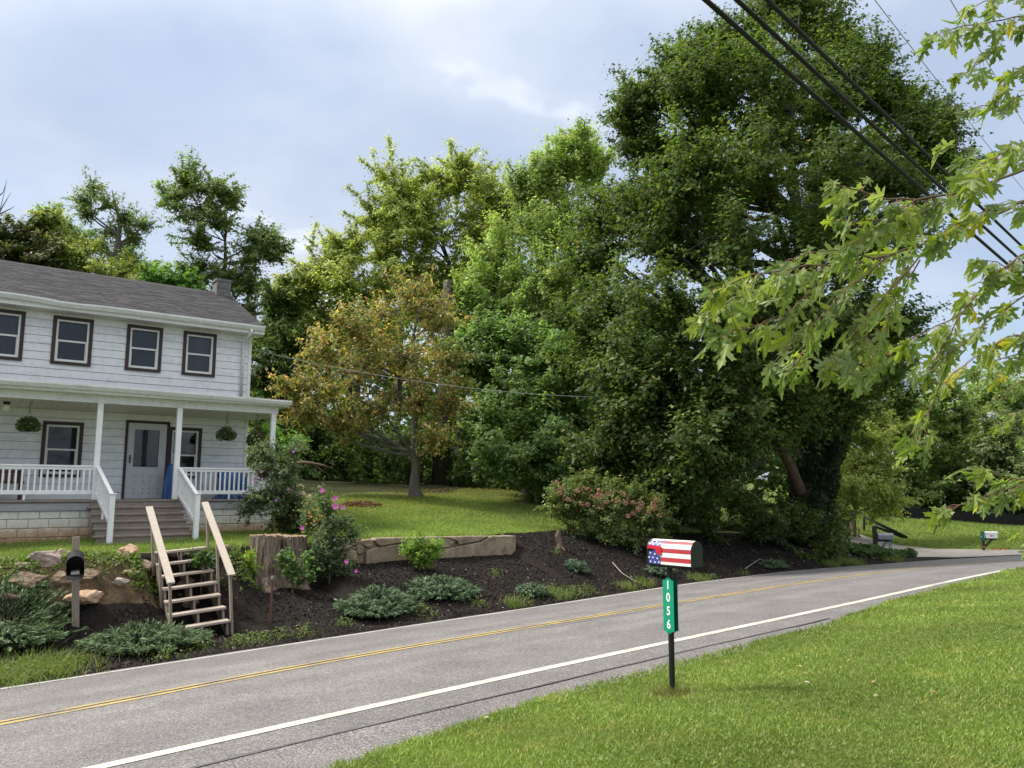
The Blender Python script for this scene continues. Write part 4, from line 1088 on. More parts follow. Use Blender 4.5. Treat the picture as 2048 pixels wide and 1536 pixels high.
# --- white mailbox on the far lawn
w0 = at_y(1967, 1092, 35.5); wx, wy = w0[0], w0[1]; wz = gz(wx, wy)
wm = empty('white_mailbox', (wx, wy, wz), 'white box shaped mailbox on a black braced post with small flowers below', 'mailbox', rz=R(-4))
zt = at_y(1967, 1063, wy)[2] - wz
MB().box(-.045, .045, -.045, .045, -.3, zt).build('post', 'wood_black', wm)
MB().box(.045, .56, -.045, .045, zt - .36, zt - .29).build('arm', 'wood_black', wm)
MB().bar((.02, 0, zt - .72), (.38, 0, zt - .35), .07, .07).build('brace', 'wood_black', wm)
wb = MB().box(.10, .58, -.12, .12, zt - .29, zt - .08).build('body', 'sign_white', wm)
MB().prism([(-.14, zt - .08), (.14, zt - .08), (.14, zt - .03), (.06, zt + .0), (-.06, zt + .0), (-.14, zt - .03)], 'x', .08, .60).build('lid', 'sign_white', wm)
text_mesh('digits', '1063', .10, 'iron_black', wb, Matrix.Translation((.33, -.1215, zt - .19)) @ Matrix.Rotation(R(90), 4, 'X'), .004, .8)
gp = MB().box(-.14, .03, -.06, -.05, zt - .38, zt - .02).build('number_plate', 'sign_green_dark', wm)
for c_, zz in zip('63', (.12, .23)): text_mesh('digit', c_, .09, 'sign_white', gp, Matrix.Translation((-.09, -.062, zt - zz)) @ Matrix.Rotation(R(90), 4, 'X'), .003, .9)
# --- collapsed rail fence, post, black strip for tree shade
def obj_bar(name, a, b, w, h, mat, parent): return MB().bar(a, b, w, h).build(name, mat, parent)
fc = empty('rail_fence', on_ground(1730, 1062), 'collapsed rail fence with two dark rails slanting down to the grass', 'fence')
f0 = np.array(fc.location)
def rel(u, v, y): return tuple(at_y(u, v, y) - f0)
YF = f0[1]
obj_bar('post', rel(1728, 1064, YF), rel(1728, 1030, YF), .10, .10, 'wood_black', fc)
obj_bar('rail', rel(1727, 1033, YF - .2), rel(1814, 1075, YF - 3.0), .09, .14, 'wood_black', fc)
obj_bar('rail', rel(1750, 1053, YF - .4), rel(1806, 1074, YF - 2.8), .09, .12, 'wood_black', fc)
tp_ = on_ground(1707, 1066)
o = MB().tube([(0, 0, -.3), (.02, 0, 1.0), (0, .03, 2.8)], [.16, .14, .13], 10).build('wooden_pole', 'bark_brown'); o.location = tuple(tp_); tag(o, 'short brown wooden pole standing on the far lawn under leaves', 'pole')
sf = empty('shade_band', on_ground(1880, 1050, hi=70), 'low black strip standing in for tree shade along the top of the far lawn', 'fence')  # staked black strip added where shade lies under the trees
simple('shade_black', (.006, .006, .007), (.012, .012, .013), 5, .9)
s0 = np.array(sf.location); prev = None
for i, (u, v) in enumerate([(1760, 1040), (1800, 1041), (1840, 1043), (1880, 1046), (1920, 1049), (1960, 1053), (2000, 1058), (2060, 1064), (2120, 1070)]):
    P = at_y(u, v, s0[1] + 3); P[2] = gz(P[0], P[1]); q = P - s0
    MB().box(q[0] - .03, q[0] + .03, q[1] - .03, q[1] + .03, q[2] - .2, q[2] + .75).build('stake', 'wood_black', sf)
    if prev is not None:
        a_, b_ = Vector(prev) + Vector((0, -.04, .3)), Vector(q) + Vector((0, -.04, .3)); obj_bar('shade_strip', a_, b_, .012, .75, 'shade_black', sf)
    prev = q

# --- overhead cables and wires
def catenary(name, A, B, sag, rad, mat, label, group, k=6, n=40, twist=0):
    A = Vector(A); B = Vector(B); pts = []
    for i in range(n + 1):
        f_ = i / n; p = A.lerp(B, f_); p.z -= sag * 4 * f_ * (1 - f_); pts.append(p)
    o = MB().tube(pts, rad, k).build(name, mat, smooth=True)
    return tag(o, label, 'cable', group)
def through(p1, y1, p2, y2, e0, e1):
    A = at_y(*p1, y1); B = at_y(*p2, y2); d = B - A; return A + d * e0, A + d * e1
for (p1, p2, lab, rad) in [((1420, 0), (2040, 545), 'lowest thick black overhead cable crossing the big maple', .026),
                           ((1482, 0), (2046, 520), 'middle thick black overhead cable crossing the big maple', .024),
                           ((1542, 0), (2046, 490), 'uppermost thick black overhead cable crossing the big maple', .024)]:
    A, B = through(p1, 7.4, p2, 16.0, -.55, 1.9)
    catenary('overhead_cable', A, B, .06, rad * 1.15, 'cable_black', lab, 'thick overhead cables')
for (p1, p2, lab) in [((1755, 0), (1960, 262), 'thin overhead wire right above the big maple crown'), ((1905, 0), (2012, 180), 'thin overhead wire nearest the upper right corner')]:
    A, B = through(p1, 9.0, p2, 14.0, -.6, 3.2)
    catenary('overhead_wire', A, B, .1, .006, 'wire_grey', lab, 'thin overhead wires', k=4)
A, B = hp(7.46, -.02, 5.72), at_y(1420, 790, 27)
catenary('service_wire', A, B, .55, .008, 'wire_grey', 'pale service wire running from the house corner to the maple', None, 5)
A, B = at_y(1420, 790, 27), at_y(2100, 720, 40)
catenary('telephone_wire', A, B, .3, .012, 'wire_grey', 'thin wire passing behind the ivy covered trunk', None, 5)

# ------------------------------------------------------------------ foliage machinery
def leaf_geo(P, nrm, ax, L, W, fold=.18):
    """kite leaves: (n,4,3) vertices"""
    nrm = unit(nrm); ax = unit(ax - nrm * (ax * nrm).sum(-1, keepdims=True)); sd = np.cross(nrm, ax)
    L = L[:, None]; W = W[:, None]
    a = P - ax * L * .5; c = P + ax * L * .5; m = P - ax * L * .06 + nrm * W * fold
    return np.stack([a, m + sd * W * .5, c, m - sd * W * .5], 1)
def leaves(name, P, nrm, ax, L, W, col, mat, parent=None, fold=.18):
    n = len(P); V = leaf_geo(P, nrm, ax, L, W, fold).reshape(-1, 3)
    return nmesh(name, V, np.arange(4 * n).reshape(n, 4), np.repeat(np.clip(col, .003, 1), 4, 0), mat, parent)
def leaves3(name, P, nrm, ax, L, W, col, mat, parent=None):
    """far foliage: one small triangle per leaf"""
    n = len(P); nrm = unit(nrm); ax = unit(ax - nrm * (ax * nrm).sum(-1, keepdims=True)); sd = np.cross(nrm, ax)
    L = L[:, None]; W = W[:, None]; k = rng.uniform(-.25, .25, (n, 1))
    V = np.stack([P - ax * L * .45 + sd * W * (.5 + k), P - ax * L * .45 * (1 + k) - sd * W * .5, P + ax * L * .6], 1).reshape(-1, 3)
    return nmesh(name, V, np.arange(3 * n).reshape(n, 3), np.repeat(np.clip(col, .003, 1), 3, 0), mat, parent, k=3)
LEAF_GAIN = 1.75
def rnd(n, s=1.0): return rng.normal(size=(n, 3)) * s
def pick(pal, n):
    """pal: list of (weight, rgb)"""
    w = np.array([p[0] for p in pal], float); i = rng.choice(len(pal), n, p=w / w.sum()); return np.array([p[1] for p in pal])[i]
def spray(C, rad, out, n, L, ratio, pal, jit=.22, up=.55, outw=.45, rn=.6, droop=.25, ctint=None, rise=.3, elong=1.35):
    """leaves filling flattened clumps; C (m,3) centres, rad (m,3)"""
    m = len(C); w = rad[:, 0] * rad[:, 1]; i = rng.choice(m, n, p=w / w.sum())
    d = unit(rnd(n)); r = np.minimum(np.abs(rng.normal(size=n)) * .62, 1.2)
    sa = unit(out * .75 + np.array([0, 0, rise]) + rnd(m, .32))                 # every clump is a spray drawn out along its twig
    P = C[i] + d * r[:, None] * rad[i] * .62 + sa[i] * (rng.uniform(-1, 1, n) * rad[i][:, 0] * elong)[:, None]
    nrm = unit(np.array([0, 0, up]) + outw * out[i] + .25 * d + rn * rnd(n, .6))
    ax = unit(d * [1, 1, .2] + rnd(n, .5) + np.array([0, 0, -droop]))
    Ls = L * rng.uniform(.65, 1.25, n); col = pick(pal, n)
    lum = (1 + jit * rng.normal(size=n))[:, None] * (ctint[i][:, None] if ctint is not None else 1)
    hue = 1 + rng.normal(size=(n, 3)) * [.10, .04, .10]
    return P, nrm, ax, Ls, Ls * ratio, LEAF_GAIN * col * np.clip(lum, .4, 1.9) * hue
def make_tree(name, label, Y, base, lobes, leaf_n, leaf_l, pal, rc=.7, dens=1.0, trunk_r=.25, trunk=None, bark='bark_grey', cat='tree', group=None,
              squash=.85, ratio=.7, fork=.35, flat=.55, mat='leaf', limbs=True, twigs=.5, shell=.55, up=.55, outw=.45, depth=1.0, droop=.25, limb_scale=1.0, fill=0, rise=.3):
    base = np.array(base, float)
    root = empty(name, base, label, cat, group)
    Cs, Rs, Os, Ts = [], [], [], []
    LB = []
    if fill:                                   # bridge neighbouring boughs so the crown closes
        A_ = np.array(lobes, float); ex = []
        for i in range(len(A_)):
            d2 = ((A_[:, :2] - A_[i, :2]) ** 2).sum(1); d2[i] = 1e9
            for j in np.argsort(d2)[:fill]:
                if j > i: ex.append(((A_[i, 0] + A_[j, 0]) / 2 + rng.normal() * 8, (A_[i, 1] + A_[j, 1]) / 2 + rng.normal() * 8, .72 * min(A_[i, 2], A_[j, 2]), (A_[i, 3] + A_[j, 3]) / 2 + rng.uniform(-1.5, 2.5)))
        lobes = list(lobes) + ex
    for (u, v, rp, dy) in lobes:
        c = at_y(u, v, Y + dy); R_ = rp / F * (Y + dy); LB.append((c, R_))
        lt = rng.uniform(.9, 1.1); cs, rs, os_, ts_ = [], [], [], []
        nsub = 9
        sd = unit(rnd(nsub)); sub = c + sd * (R_ * rng.uniform(.3, .72, nsub))[:, None] * [1, depth, squash]
        for sc_ in sub:
            r2 = R_ * rng.uniform(.38, .62); k = max(3, int(dens * 3.0 * (r2 / rc) ** 2))
            d = unit(rnd(k)); r = shell + (1 - shell) * rng.uniform(0, 1, k); r = r * rng.choice([1, .5], k, p=[.8, .2])
            cs.append(sc_ + d * r[:, None] * r2 * [1, depth, squash]); q = rc * rng.uniform(.5, 1.4, k)
            rs.append(np.stack([q, q, q * flat], -1)); os_.append(unit(d * .6 + unit(sc_ - c) * .6 + np.array([0, 0, .2]))); ts_.append(lt * rng.uniform(.85, 1.15) * rng.uniform(.85, 1.15, k))
        Cs.append(np.concatenate(cs)); Rs.append(np.concatenate(rs)); Os.append(np.concatenate(os_)); Ts.append(np.concatenate(ts_))
    n_l = [len(c) for c in Cs]
    C = np.concatenate(Cs); Rr = np.concatenate(Rs); O = np.concatenate(Os); T_ = np.concatenate(Ts)
    P, nr, ax, L, W, col = spray(C, Rr, O, int(leaf_n * 1.75), leaf_l * .80, max(ratio, .6), pal, up=up, outw=outw, ctint=T_, droop=droop, rise=rise)
    leaves3('crown', P - base, nr, ax, L, W, col, mat, root)
    # trunk, limbs, twigs
    tb = MB()
    if trunk is None:
        top = np.mean([c for c, _ in LB], 0); hi = base[2] + .86 * (max(c[2] for c, _ in LB) - base[2])
        trunk = [base, base * .5 + top * .5, np.array([top[0], top[1], hi])]; trunk[1] = np.array([base[0] * .6 + top[0] * .4, base[1] * .6 + top[1] * .4, (base[2] + hi) / 2])
    tk = np.array(trunk) - base
    n_t = 12; f_ = np.linspace(0, 1, n_t); seg = np.linspace(0, 1, len(tk))
    pts = np.stack([np.interp(f_, seg, tk[:, a]) for a in range(3)], -1); pts[1:, :2] += rng.normal(size=(n_t - 1, 2)) * trunk_r * .25
    rad = trunk_r * (1 - f_) ** .8 + min(.02, trunk_r * .3); rad[0] *= 1.5; pts = np.r_[[pts[0] + [0, 0, -.4]], pts]; rad = np.r_[rad[0] * 1.2, rad]
    tb.tube(pts, list(rad), 10)
    zt = pts[:, 2]
    s = 0
    for (c, R_), k in zip(LB, n_l):
        cl = c - base
        if limbs:
            hd = np.linalg.norm(cl[:2] - pts[len(pts) // 2, :2]); z0 = np.clip(cl[2] - rng.uniform(.4, .75) * hd - .3 * R_, zt[-1] * fork * rng.uniform(.9, 1.25), zt[-1] * .9)
            j = int(np.argmin(abs(zt - z0))); st = pts[j]
            midp = st * .45 + cl * .55 + np.array([0, 0, -.12 * hd]) + rng.normal(size=3) * .12 * R_
            r0 = min(rad[j] * .6, .07 * limb_scale + .035 * limb_scale * R_)
            q = [st, st * .7 + midp * .3 + rng.normal(size=3) * .05, midp, midp * .4 + cl * .6 + rng.normal(size=3) * .1, cl]
            tb.tube(q, [r0, r0 * .85, r0 * .65, r0 * .45, r0 * .25], 6, cap=False)
        cc = C[s:s + k] - base; s += k
        for e_ in cc[rng.uniform(size=k) < twigs]:
            m_ = cl * .5 + e_ * .5 + rng.normal(size=3) * .12 * R_
            tb.tube([cl, m_, e_], [.016 + .006 * R_, .012, .005], 4, cap=False)
    tb.build('trunk', bark, root, smooth=True)
    return root

# ------------------------------------------------------------------ trees behind the lawn and house
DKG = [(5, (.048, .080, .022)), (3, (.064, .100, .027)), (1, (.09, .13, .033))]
MAP = [(5, (.046, .073, .020)), (4, (.062, .094, .024)), (1.0, (.10, .132, .033)), (.3, (.10, .088, .034))]
YEL = [(4, (.215, .245, .075)), (4, (.178, .212, .064)), (2, (.255, .28, .09))]
LIT = [(4, (.190, .245, .085)), (4, (.158, .212, .072)), (1.5, (.225, .275, .10))]
MID = [(5, (.10, .158, .056)), (4, (.122, .18, .062)), (1, (.165, .22, .075))]
ORA = [(1.8, (.33, .215, .09)), (.7, (.25, .145, .07)), (6, (.125, .155, .05)), (1.8, (.27, .22, .085)), (.3, (.16, .10, .06))]
LOC = [(5, (.095, .135, .055)), (3, (.12, .165, .062)), (1, (.17, .18, .06))]

B = lambda u, v, Y: (lambda p: np.array([p[0], p[1], gz(p[0], p[1])]))(at_y(u, v, Y))
make_tree('norway_maple', 'huge dark green maple towering over the road with ivy clad trunk', 31.5, B(1612, 1075, 31.5),
    [(1600, -20, 85, 2), (1380, 130, 60, 1), (1440, 115, 62, 1), (1400, 300, 70, 4), (1450, 420, 75, 4), (1350, 500, 70, 4), (1520, 250, 75, 5), (1630, 260, 75, 5), (1640, 420, 75, 5), (1740, 330, 70, 4), (1330, 390, 85, -2), (1255, 225, 55, 1), (1735, 115, 66, 1), (1845, 230, 52, 1), (1895, 320, 36, 1), (1500, 70, 80, 0), (1640, 70, 80, 2), (1320, 165, 95, -1), (1420, 190, 105, -3), (1545, 180, 110, -4), (1680, 190, 95, -2), (1790, 200, 80, 0), (1862, 300, 62, 0),
     (1275, 285, 75, 1), (1385, 320, 105, -5), (1520, 320, 115, -6), (1670, 340, 115, -5), (1800, 360, 85, -3), (1240, 410, 70, 2), (1320, 460, 95, -3), (1465, 470, 105, -6), (1620, 490, 110, -6), (1755, 490, 90, -3),
     (1190, 500, 62, 1), (1185, 610, 70, 0), (1285, 610, 100, -4), (1420, 620, 110, -7), (1560, 640, 100, -6), (1690, 630, 95, -4), (1785, 640, 55, -1),
     (1200, 720, 80, -2), (1310, 750, 105, -6), (1440, 770, 100, -7), (1570, 760, 80, -5), (1690, 745, 85, -4), (1765, 740, 52, -2), (1250, 850, 75, -5), (1340, 880, 80, -6), (1430, 890, 75, -6), (1500, 860, 60, -4), (1215, 905, 50, -4), (1300, 940, 50, -5), (1390, 950, 52, -5), (1610, 830, 45, -3), (1700, 820, 50, -2)],
    290000, .175, MAP, fill=3, rc=.72, dens=.62, trunk_r=.62, trunk=[B(1612, 1075, 31.5), at_y(1618, 940, 31.5), at_y(1610, 700, 31.5), at_y(1590, 400, 31.5), at_y(1570, 120, 31.5)], bark='bark_dark', fork=.28, flat=.6, twigs=.25, shell=.35, limb_scale=1.6, ratio=.85)
make_tree('tall_tree', 'tall yellow green tree with open crown, highest behind the orange cherry', 43, B(930, 985, 43),
    [(800, 380, 75, 0), (880, 345, 70, 0), (955, 365, 62, 1), (760, 450, 62, 0), (850, 450, 85, -1), (945, 450, 80, -1), (1010, 420, 55, 1), (790, 520, 60, 0), (890, 540, 70, -1), (970, 540, 70, 0), (830, 600, 60, 1), (930, 620, 70, 1)],
    72000, .22, YEL, fill=2, rc=.7, dens=.62, trunk_r=.35, fork=.45, twigs=.5, bark='bark_dark', squash=1.0, limb_scale=1.2, ratio=.6)
make_tree('spreading_tree', 'yellow green tree spreading left beyond the house corner', 40, B(740, 985, 40),
    [(650, 520, 55, 0), (705, 500, 45, 0), (615, 570, 45, 0), (690, 570, 70, -1), (760, 580, 70, 0), (600, 620, 40, 0), (660, 640, 65, 0), (740, 660, 70, 0), (610, 690, 40, 0), (580, 590, 22, 0)],
    40000, .22, YEL, fill=1, rc=.65, dens=.6, trunk_r=.28, fork=.4, bark='bark_dark', limb_scale=1.2, ratio=.6)
make_tree('light_maple', 'light green feathery maple rising between tall tree and big maple', 38, B(1110, 985, 38),
    [(1055, 390, 50, 0), (1110, 350, 42, 0), (1148, 285, 22, 0), (1140, 320, 30, 0), (1180, 330, 40, 1), (1080, 455, 85, -1), (1165, 440, 75, 0), (1010, 510, 70, -1), (1105, 550, 95, -2), (1185, 540, 70, 0), (1000, 600, 75, -1), (1080, 640, 85, -1), (940, 590, 45, -1), (1150, 640, 70, 0)],
    82000, .19, LIT, fill=2, rc=.7, dens=.7, trunk_r=.32, fork=.3, twigs=.6, ratio=.7, rise=.8)
make_tree('mid_maple', 'leafy mid green maple with low branches at the lawn edge', 34, B(1062, 988, 34),
    [(990, 690, 75, 0), (1075, 690, 85, -1), (950, 760, 55, 0), (1045, 785, 85, -2), (1130, 760, 80, 0), (985, 850, 45, -2), (1070, 880, 70, -3), (1135, 850, 65, -1), (1010, 920, 42, -4), (1090, 935, 38, -3), (1160, 920, 45, -1), (1180, 840, 50, 0), (955, 690, 45, 0)],
    80000, .19, MID, fill=2, rc=.7, dens=.66, trunk_r=.30, fork=.15, bark='bark_dark', twigs=.5, ratio=.85)
make_tree('cherry_tree', 'cherry tree with orange turning leaves and forked grey trunk on the back lawn', 30, B(832, 997, 30),
    [(830, 575, 45, 0), (775, 635, 65, 0), (880, 630, 60, 0), (705, 655, 55, -1), (640, 690, 50, 0), (725, 735, 75, -1), (815, 715, 80, -1), (895, 725, 60, 0), (655, 775, 60, 0), (755, 805, 70, -1), (845, 800, 60, -1), (610, 820, 36, 0), (690, 850, 42, 0), (905, 810, 45, 0), (870, 880, 35, -1), (590, 770, 30, 0)],
    16000, .17, ORA, rc=.48, dens=.5, trunk_r=.19, trunk=[B(832, 997, 30), at_y(832, 925, 30), at_y(826, 760, 30), at_y(832, 590, 30)], fork=.22, bark='bark_grey', twigs=.8, ratio=.42, flat=.75, droop=.7, up=.3, limb_scale=1.1)
make_tree('dark_hemlock', 'dark green conifer behind the house corner', 39, B(560, 960, 39),
    [(560, 600, 30, 0), (550, 660, 45, 0), (580, 720, 55, -1), (545, 760, 60, 0), (590, 810, 60, 0), (545, 850, 60, 0), (610, 880, 55, -1), (560, 920, 60, 0)],
    44000, .18, DKG, rc=.7, dens=.8, trunk_r=.3, twigs=.4, bark='bark_dark', droop=.6)
# trees beyond the roof
make_tree('locust_tree', 'thin crooked locust with sparse crown above the roof', 37, B(235, 950, 37),
    [(185, 375, 24, 0), (215, 405, 30, 0), (175, 425, 24, 0), (250, 430, 26, 0), (290, 450, 24, 0), (215, 460, 30, 0), (165, 400, 18, 0), (270, 470, 20, 0), (195, 490, 24, 0)],
    6500, .15, LOC, rc=.36, dens=.6, trunk_r=.22, trunk=[B(235, 950, 37), at_y(228, 560, 37), at_y(236, 500, 37), at_y(240, 440, 37), at_y(225, 380, 37)], fork=.55, bark='bark_grey', twigs=.9, ratio=.4, flat=.45, limb_scale=1.0)
make_tree('locust_tree', 'tall full locust tree rising behind the chimney', 35, B(430, 950, 35),
    [(375, 355, 28, 0), (415, 375, 40, 0), (460, 390, 32, 0), (345, 395, 30, 0), (395, 420, 45, 0), (440, 430, 40, 0), (410, 480, 45, 0), (520, 470, 30, 0), (545, 495, 24, 0), (500, 510, 36, 0), (400, 540, 42, 0), (450, 550, 42, 0), (500, 570, 40, 0), (420, 600, 42, 0), (490, 620, 36, 0), (540, 500, 14, 0)],
    36000, .16, LOC, rc=.45, dens=.75, trunk_r=.25, fork=.45, bark='bark_dark', twigs=.7, ratio=.5, flat=.5)
for lab, lb_, pal, nl in [('brownish dark bushy tree at the left picture edge above the roof', [(20, 480, 45, 0), (60, 470, 40, 0), (30, 540, 60, 0), (90, 520, 40, 0), (70, 560, 50, 0)], [(3, (.05, .07, .02)), (2, (.10, .08, .035)), (2, (.035, .06, .016))], 26000),
                      ('bright green bushy tree above the left roof', [(130, 500, 35, 1), (110, 460, 28, 1), (170, 520, 42, 0), (220, 545, 40, 0), (150, 560, 45, 0), (200, 590, 45, 0), (260, 575, 36, 0)], YEL, 24000),
                      ('rounded mid green tree behind the thin locust', [(110, 450, 26, 3), (140, 470, 30, 3), (250, 530, 34, 3), (300, 560, 30, 3)], MID, 12000)]:
    u = np.mean([q[0] for q in lb_]); make_tree('bushy_tree', lab, 36, B(u, 950, 36), lb_, nl, .17, pal, rc=.55, dens=.8, trunk_r=.18, twigs=.3, group='trees behind the house')
for u, v, lab in [(306, 555, 'small sumac sapling nearest the locust above the roof'), (345, 560, 'middle small sumac sapling above the roof'), (380, 568, 'small sumac sapling next to the chimney')]:
    make_tree('sumac', lab, 31, B(u, 950, 31), [(u, v, 17, 0), (u - 6, v + 22, 20, 0), (u + 8, v + 20, 20, 0), (u, v + 45, 24, 0)], 4200, .17, [(3, (.075, .15, .03)), (2, (.10, .18, .035))], rc=.30, dens=.8, trunk_r=.06, twigs=.7, ratio=.35, droop=.8, group='sumac saplings', cat='sapling')
# bare snag at the far left
sn = B(-10, 950, 34); t_ = MB()
for a in [[(-30, 520), (0, 420), (12, 372)], [(-10, 440), (10, 405), (22, 385)], [(-5, 430), (20, 418), (30, 412)], [(-20, 470), (6, 452), (16, 440)], [(-6, 395), (6, 385), (14, 360)]]:
    t_.tube([at_y(*q, 34) - sn for q in a], [.035, .02, .006], 5)
t_.tube([(0, 0, -.3), at_y(-25, 700, 34) - sn, at_y(-30, 520, 34) - sn], [.2, .12, .05], 8)
root = empty('dead_tree', sn, 'bare dead branches sticking up at the left picture edge', 'tree'); t_.build('trunk', 'bark_grey', root)

# right side beyond the maple
make_tree('roadside_tree', 'yellow green tree with hanging leaves right behind the ivy trunk', 40, B(1690, 1066, 40),
    [(1690, 850, 50, 0), (1740, 870, 45, 0), (1700, 920, 55, 0), (1755, 930, 40, 0), (1690, 980, 50, -1), (1740, 985, 42, 0), (1770, 1000, 26, 0), (1650, 950, 40, 0), (1640, 1000, 35, 0), (1720, 800, 45, 1), (1770, 850, 35, 1), (1670, 1030, 26, -2)],
    34000, .19, YEL, rc=.65, dens=.7, trunk_r=.16, fork=.2, ratio=.6)
FARP = [(4, (.085, .125, .038)), (3, (.11, .15, .045)), (1.5, (.15, .19, .055))]
for Y_, lab, lb_, pal in [(58, 'far green tree left of the gap in the woods', [(1800, 800, 40, 0), (1790, 860, 45, 0), (1830, 900, 50, 0), (1800, 960, 50, 0), (1850, 980, 45, 0), (1790, 1010, 40, 0), (1770, 760, 30, 0)], FARP),
                          (60, 'far pale tree in the middle of the woods by the road bend', [(1880, 780, 35, 0), (1860, 830, 45, 0), (1905, 850, 45, 0), (1880, 920, 50, 0), (1920, 960, 50, 0), (1880, 1000, 45, 0), (1930, 1010, 40, 0)], FARP),
                          (64, 'far tree with open crown under the blue sky gap', [(1950, 800, 45, 0), (1990, 780, 45, 0), (1960, 860, 50, 0), (2030, 790, 50, 0), (2040, 860, 55, 0), (2000, 900, 50, 0), (2100, 820, 70, 0), (2110, 920, 70, 0)], LIT),
                          (56, 'dark spreading cedar at the right picture edge', [(1990, 860, 30, 0), (2000, 900, 42, -1), (1970, 930, 40, 0), (2020, 950, 50, -1), (1975, 980, 45, 0), (2030, 1000, 50, 0), (2090, 960, 60, 0), (2090, 1020, 50, 0)], [(4, (.075, .10, .04)), (3, (.10, .125, .05))])]:
    u = np.mean([q[0] for q in lb_]); make_tree('far_tree', lab, Y_, B(u, 1045, Y_), lb_, 20000, .30, pal, rc=.95, dens=.7, trunk_r=.25, twigs=.3, group='woods by the road bend', bark='bark_dark')

# the wood behind everything, one mass that nobody could count
def mass(name, label, pts, n, L, pal, rc, mat='leaf', squash=.75, ratio=.7, kind='stuff', up=.5, flat=.65, stems=None):
    C = np.array([p[:3] for p in pts]); r_ = np.array([p[3] for p in pts])
    Cc, Rc, Oc = [], [], []
    for c, R_ in zip(C, r_):
        k = max(3, int(2.0 * (R_ / rc) ** 2)); d = unit(rnd(k)); Cc.append(c + d * (.5 + .5 * rng.uniform(size=k))[:, None] * R_ * [1, 1, squash]); q = rc * rng.uniform(.6, 1.3, k); Rc.append(np.stack([q, q, q * flat], -1)); Oc.append(d)
    C = np.concatenate(Cc); P, nr, ax, L_, W, col = spray(C, np.concatenate(Rc), np.concatenate(Oc), n, L, ratio, pal, ctint=rng.uniform(.75, 1.25, len(C)), up=up)
    return tag(leaves3(name, P, nr, ax, L_, W, col, mat), label, kind=kind)
pts = []
for i in range(150):
    u = rng.uniform(480, 1720); Y_ = rng.uniform(50, 64); v = rng.uniform(640, 990); p = at_y(u, v, Y_); pts.append((*p, rng.uniform(1.8, 3.4)))
mass('woodland', 'dense shaded woodland beyond the lawn', pts, 130000, .38, [(4, (.045, .085, .02)), (3, (.06, .105, .026)), (1, (.11, .15, .035))], 1.3)
pts = []
for i in range(60):
    u = rng.uniform(1560, 2150); Y_ = rng.uniform(72, 84); v = rng.uniform(830, 1035); p = at_y(u, v, Y_); pts.append((*p, rng.uniform(2.2, 3.6)))
mass('woodland', 'distant woodland closing off the road bend', pts, 36000, .5, FARP, 1.5)
pts = []
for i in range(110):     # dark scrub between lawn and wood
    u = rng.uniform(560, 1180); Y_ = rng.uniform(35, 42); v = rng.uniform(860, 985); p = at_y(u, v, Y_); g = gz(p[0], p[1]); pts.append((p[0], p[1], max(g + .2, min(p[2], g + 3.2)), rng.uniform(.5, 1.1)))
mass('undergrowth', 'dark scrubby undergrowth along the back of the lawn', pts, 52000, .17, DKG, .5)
pts = []
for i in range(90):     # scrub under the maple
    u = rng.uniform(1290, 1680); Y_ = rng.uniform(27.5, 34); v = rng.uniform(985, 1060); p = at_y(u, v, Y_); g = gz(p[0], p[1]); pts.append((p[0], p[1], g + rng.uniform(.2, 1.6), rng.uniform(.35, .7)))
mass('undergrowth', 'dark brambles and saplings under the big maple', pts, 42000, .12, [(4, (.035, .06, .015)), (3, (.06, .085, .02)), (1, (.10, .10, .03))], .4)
# background stems in the shade of the wood
for i, (u, Y_, r_) in enumerate([(885, 37, .38), (1035, 37, .16), (1072, 36, .22), (700, 41, .2), (980, 44, .2), (1180, 40, .25), (640, 43, .18), (1240, 42, .2), (790, 45, .22)]):
    b_ = B(u, 970, Y_); lean = rng.uniform(-.6, .6)
    lab = ['thick dark trunk right behind the cherry tree', 'slim dark trunk left of the mid maple trunk', 'dark trunk close beside the mid maple', 'dark trunk in the shade between house and cherry', 'slim trunk in shade between cherry and mid maple', 'dark trunk right of the mid maple above the hedge', 'thin shaded trunk nearest the porch corner', 'shaded trunk just above the hydrangea hedge', 'shaded trunk directly left of the cherry stem'][i]
    o = MB().tube([(0, 0, -.4), (lean * .2, 0, 2.5), (lean * .6, .2, 6), (lean, .3, 10)], [r_ * 1.5, r_, r_ * .85, r_ * .6], 9).build('snag', 'bark_dark', smooth=True); o.location = tuple(b_); tag(o, lab, 'tree trunk', 'shaded trunks of the wood')
# fallen limb at the lawn edge
fb = at_y(600, 935, 33); t_ = MB()
t_.tube([at_y(585, 928, 33) - fb, at_y(605, 925, 33) - fb, at_y(625, 927, 33) - fb, at_y(645, 931, 33) - fb, at_y(662, 936, 33) - fb], [.08, .08, .07, .06, .02], 8)
t_.tube([at_y(625, 927, 33) - fb, at_y(645, 942, 33) - fb, at_y(660, 950, 33) - fb], [.04, .03, .015], 6)
t_.tube([at_y(590, 928, 33) - fb, at_y(575, 960, 33.2) - fb, B(570, 985, 33.3) - fb], [.08, .08, .10], 7)
o = t_.build('fallen_limb', 'bark_brown', smooth=True); o.location = tuple(fb); tag(o, 'bare brown broken limb reaching out of the shade near the porch', 'branch')

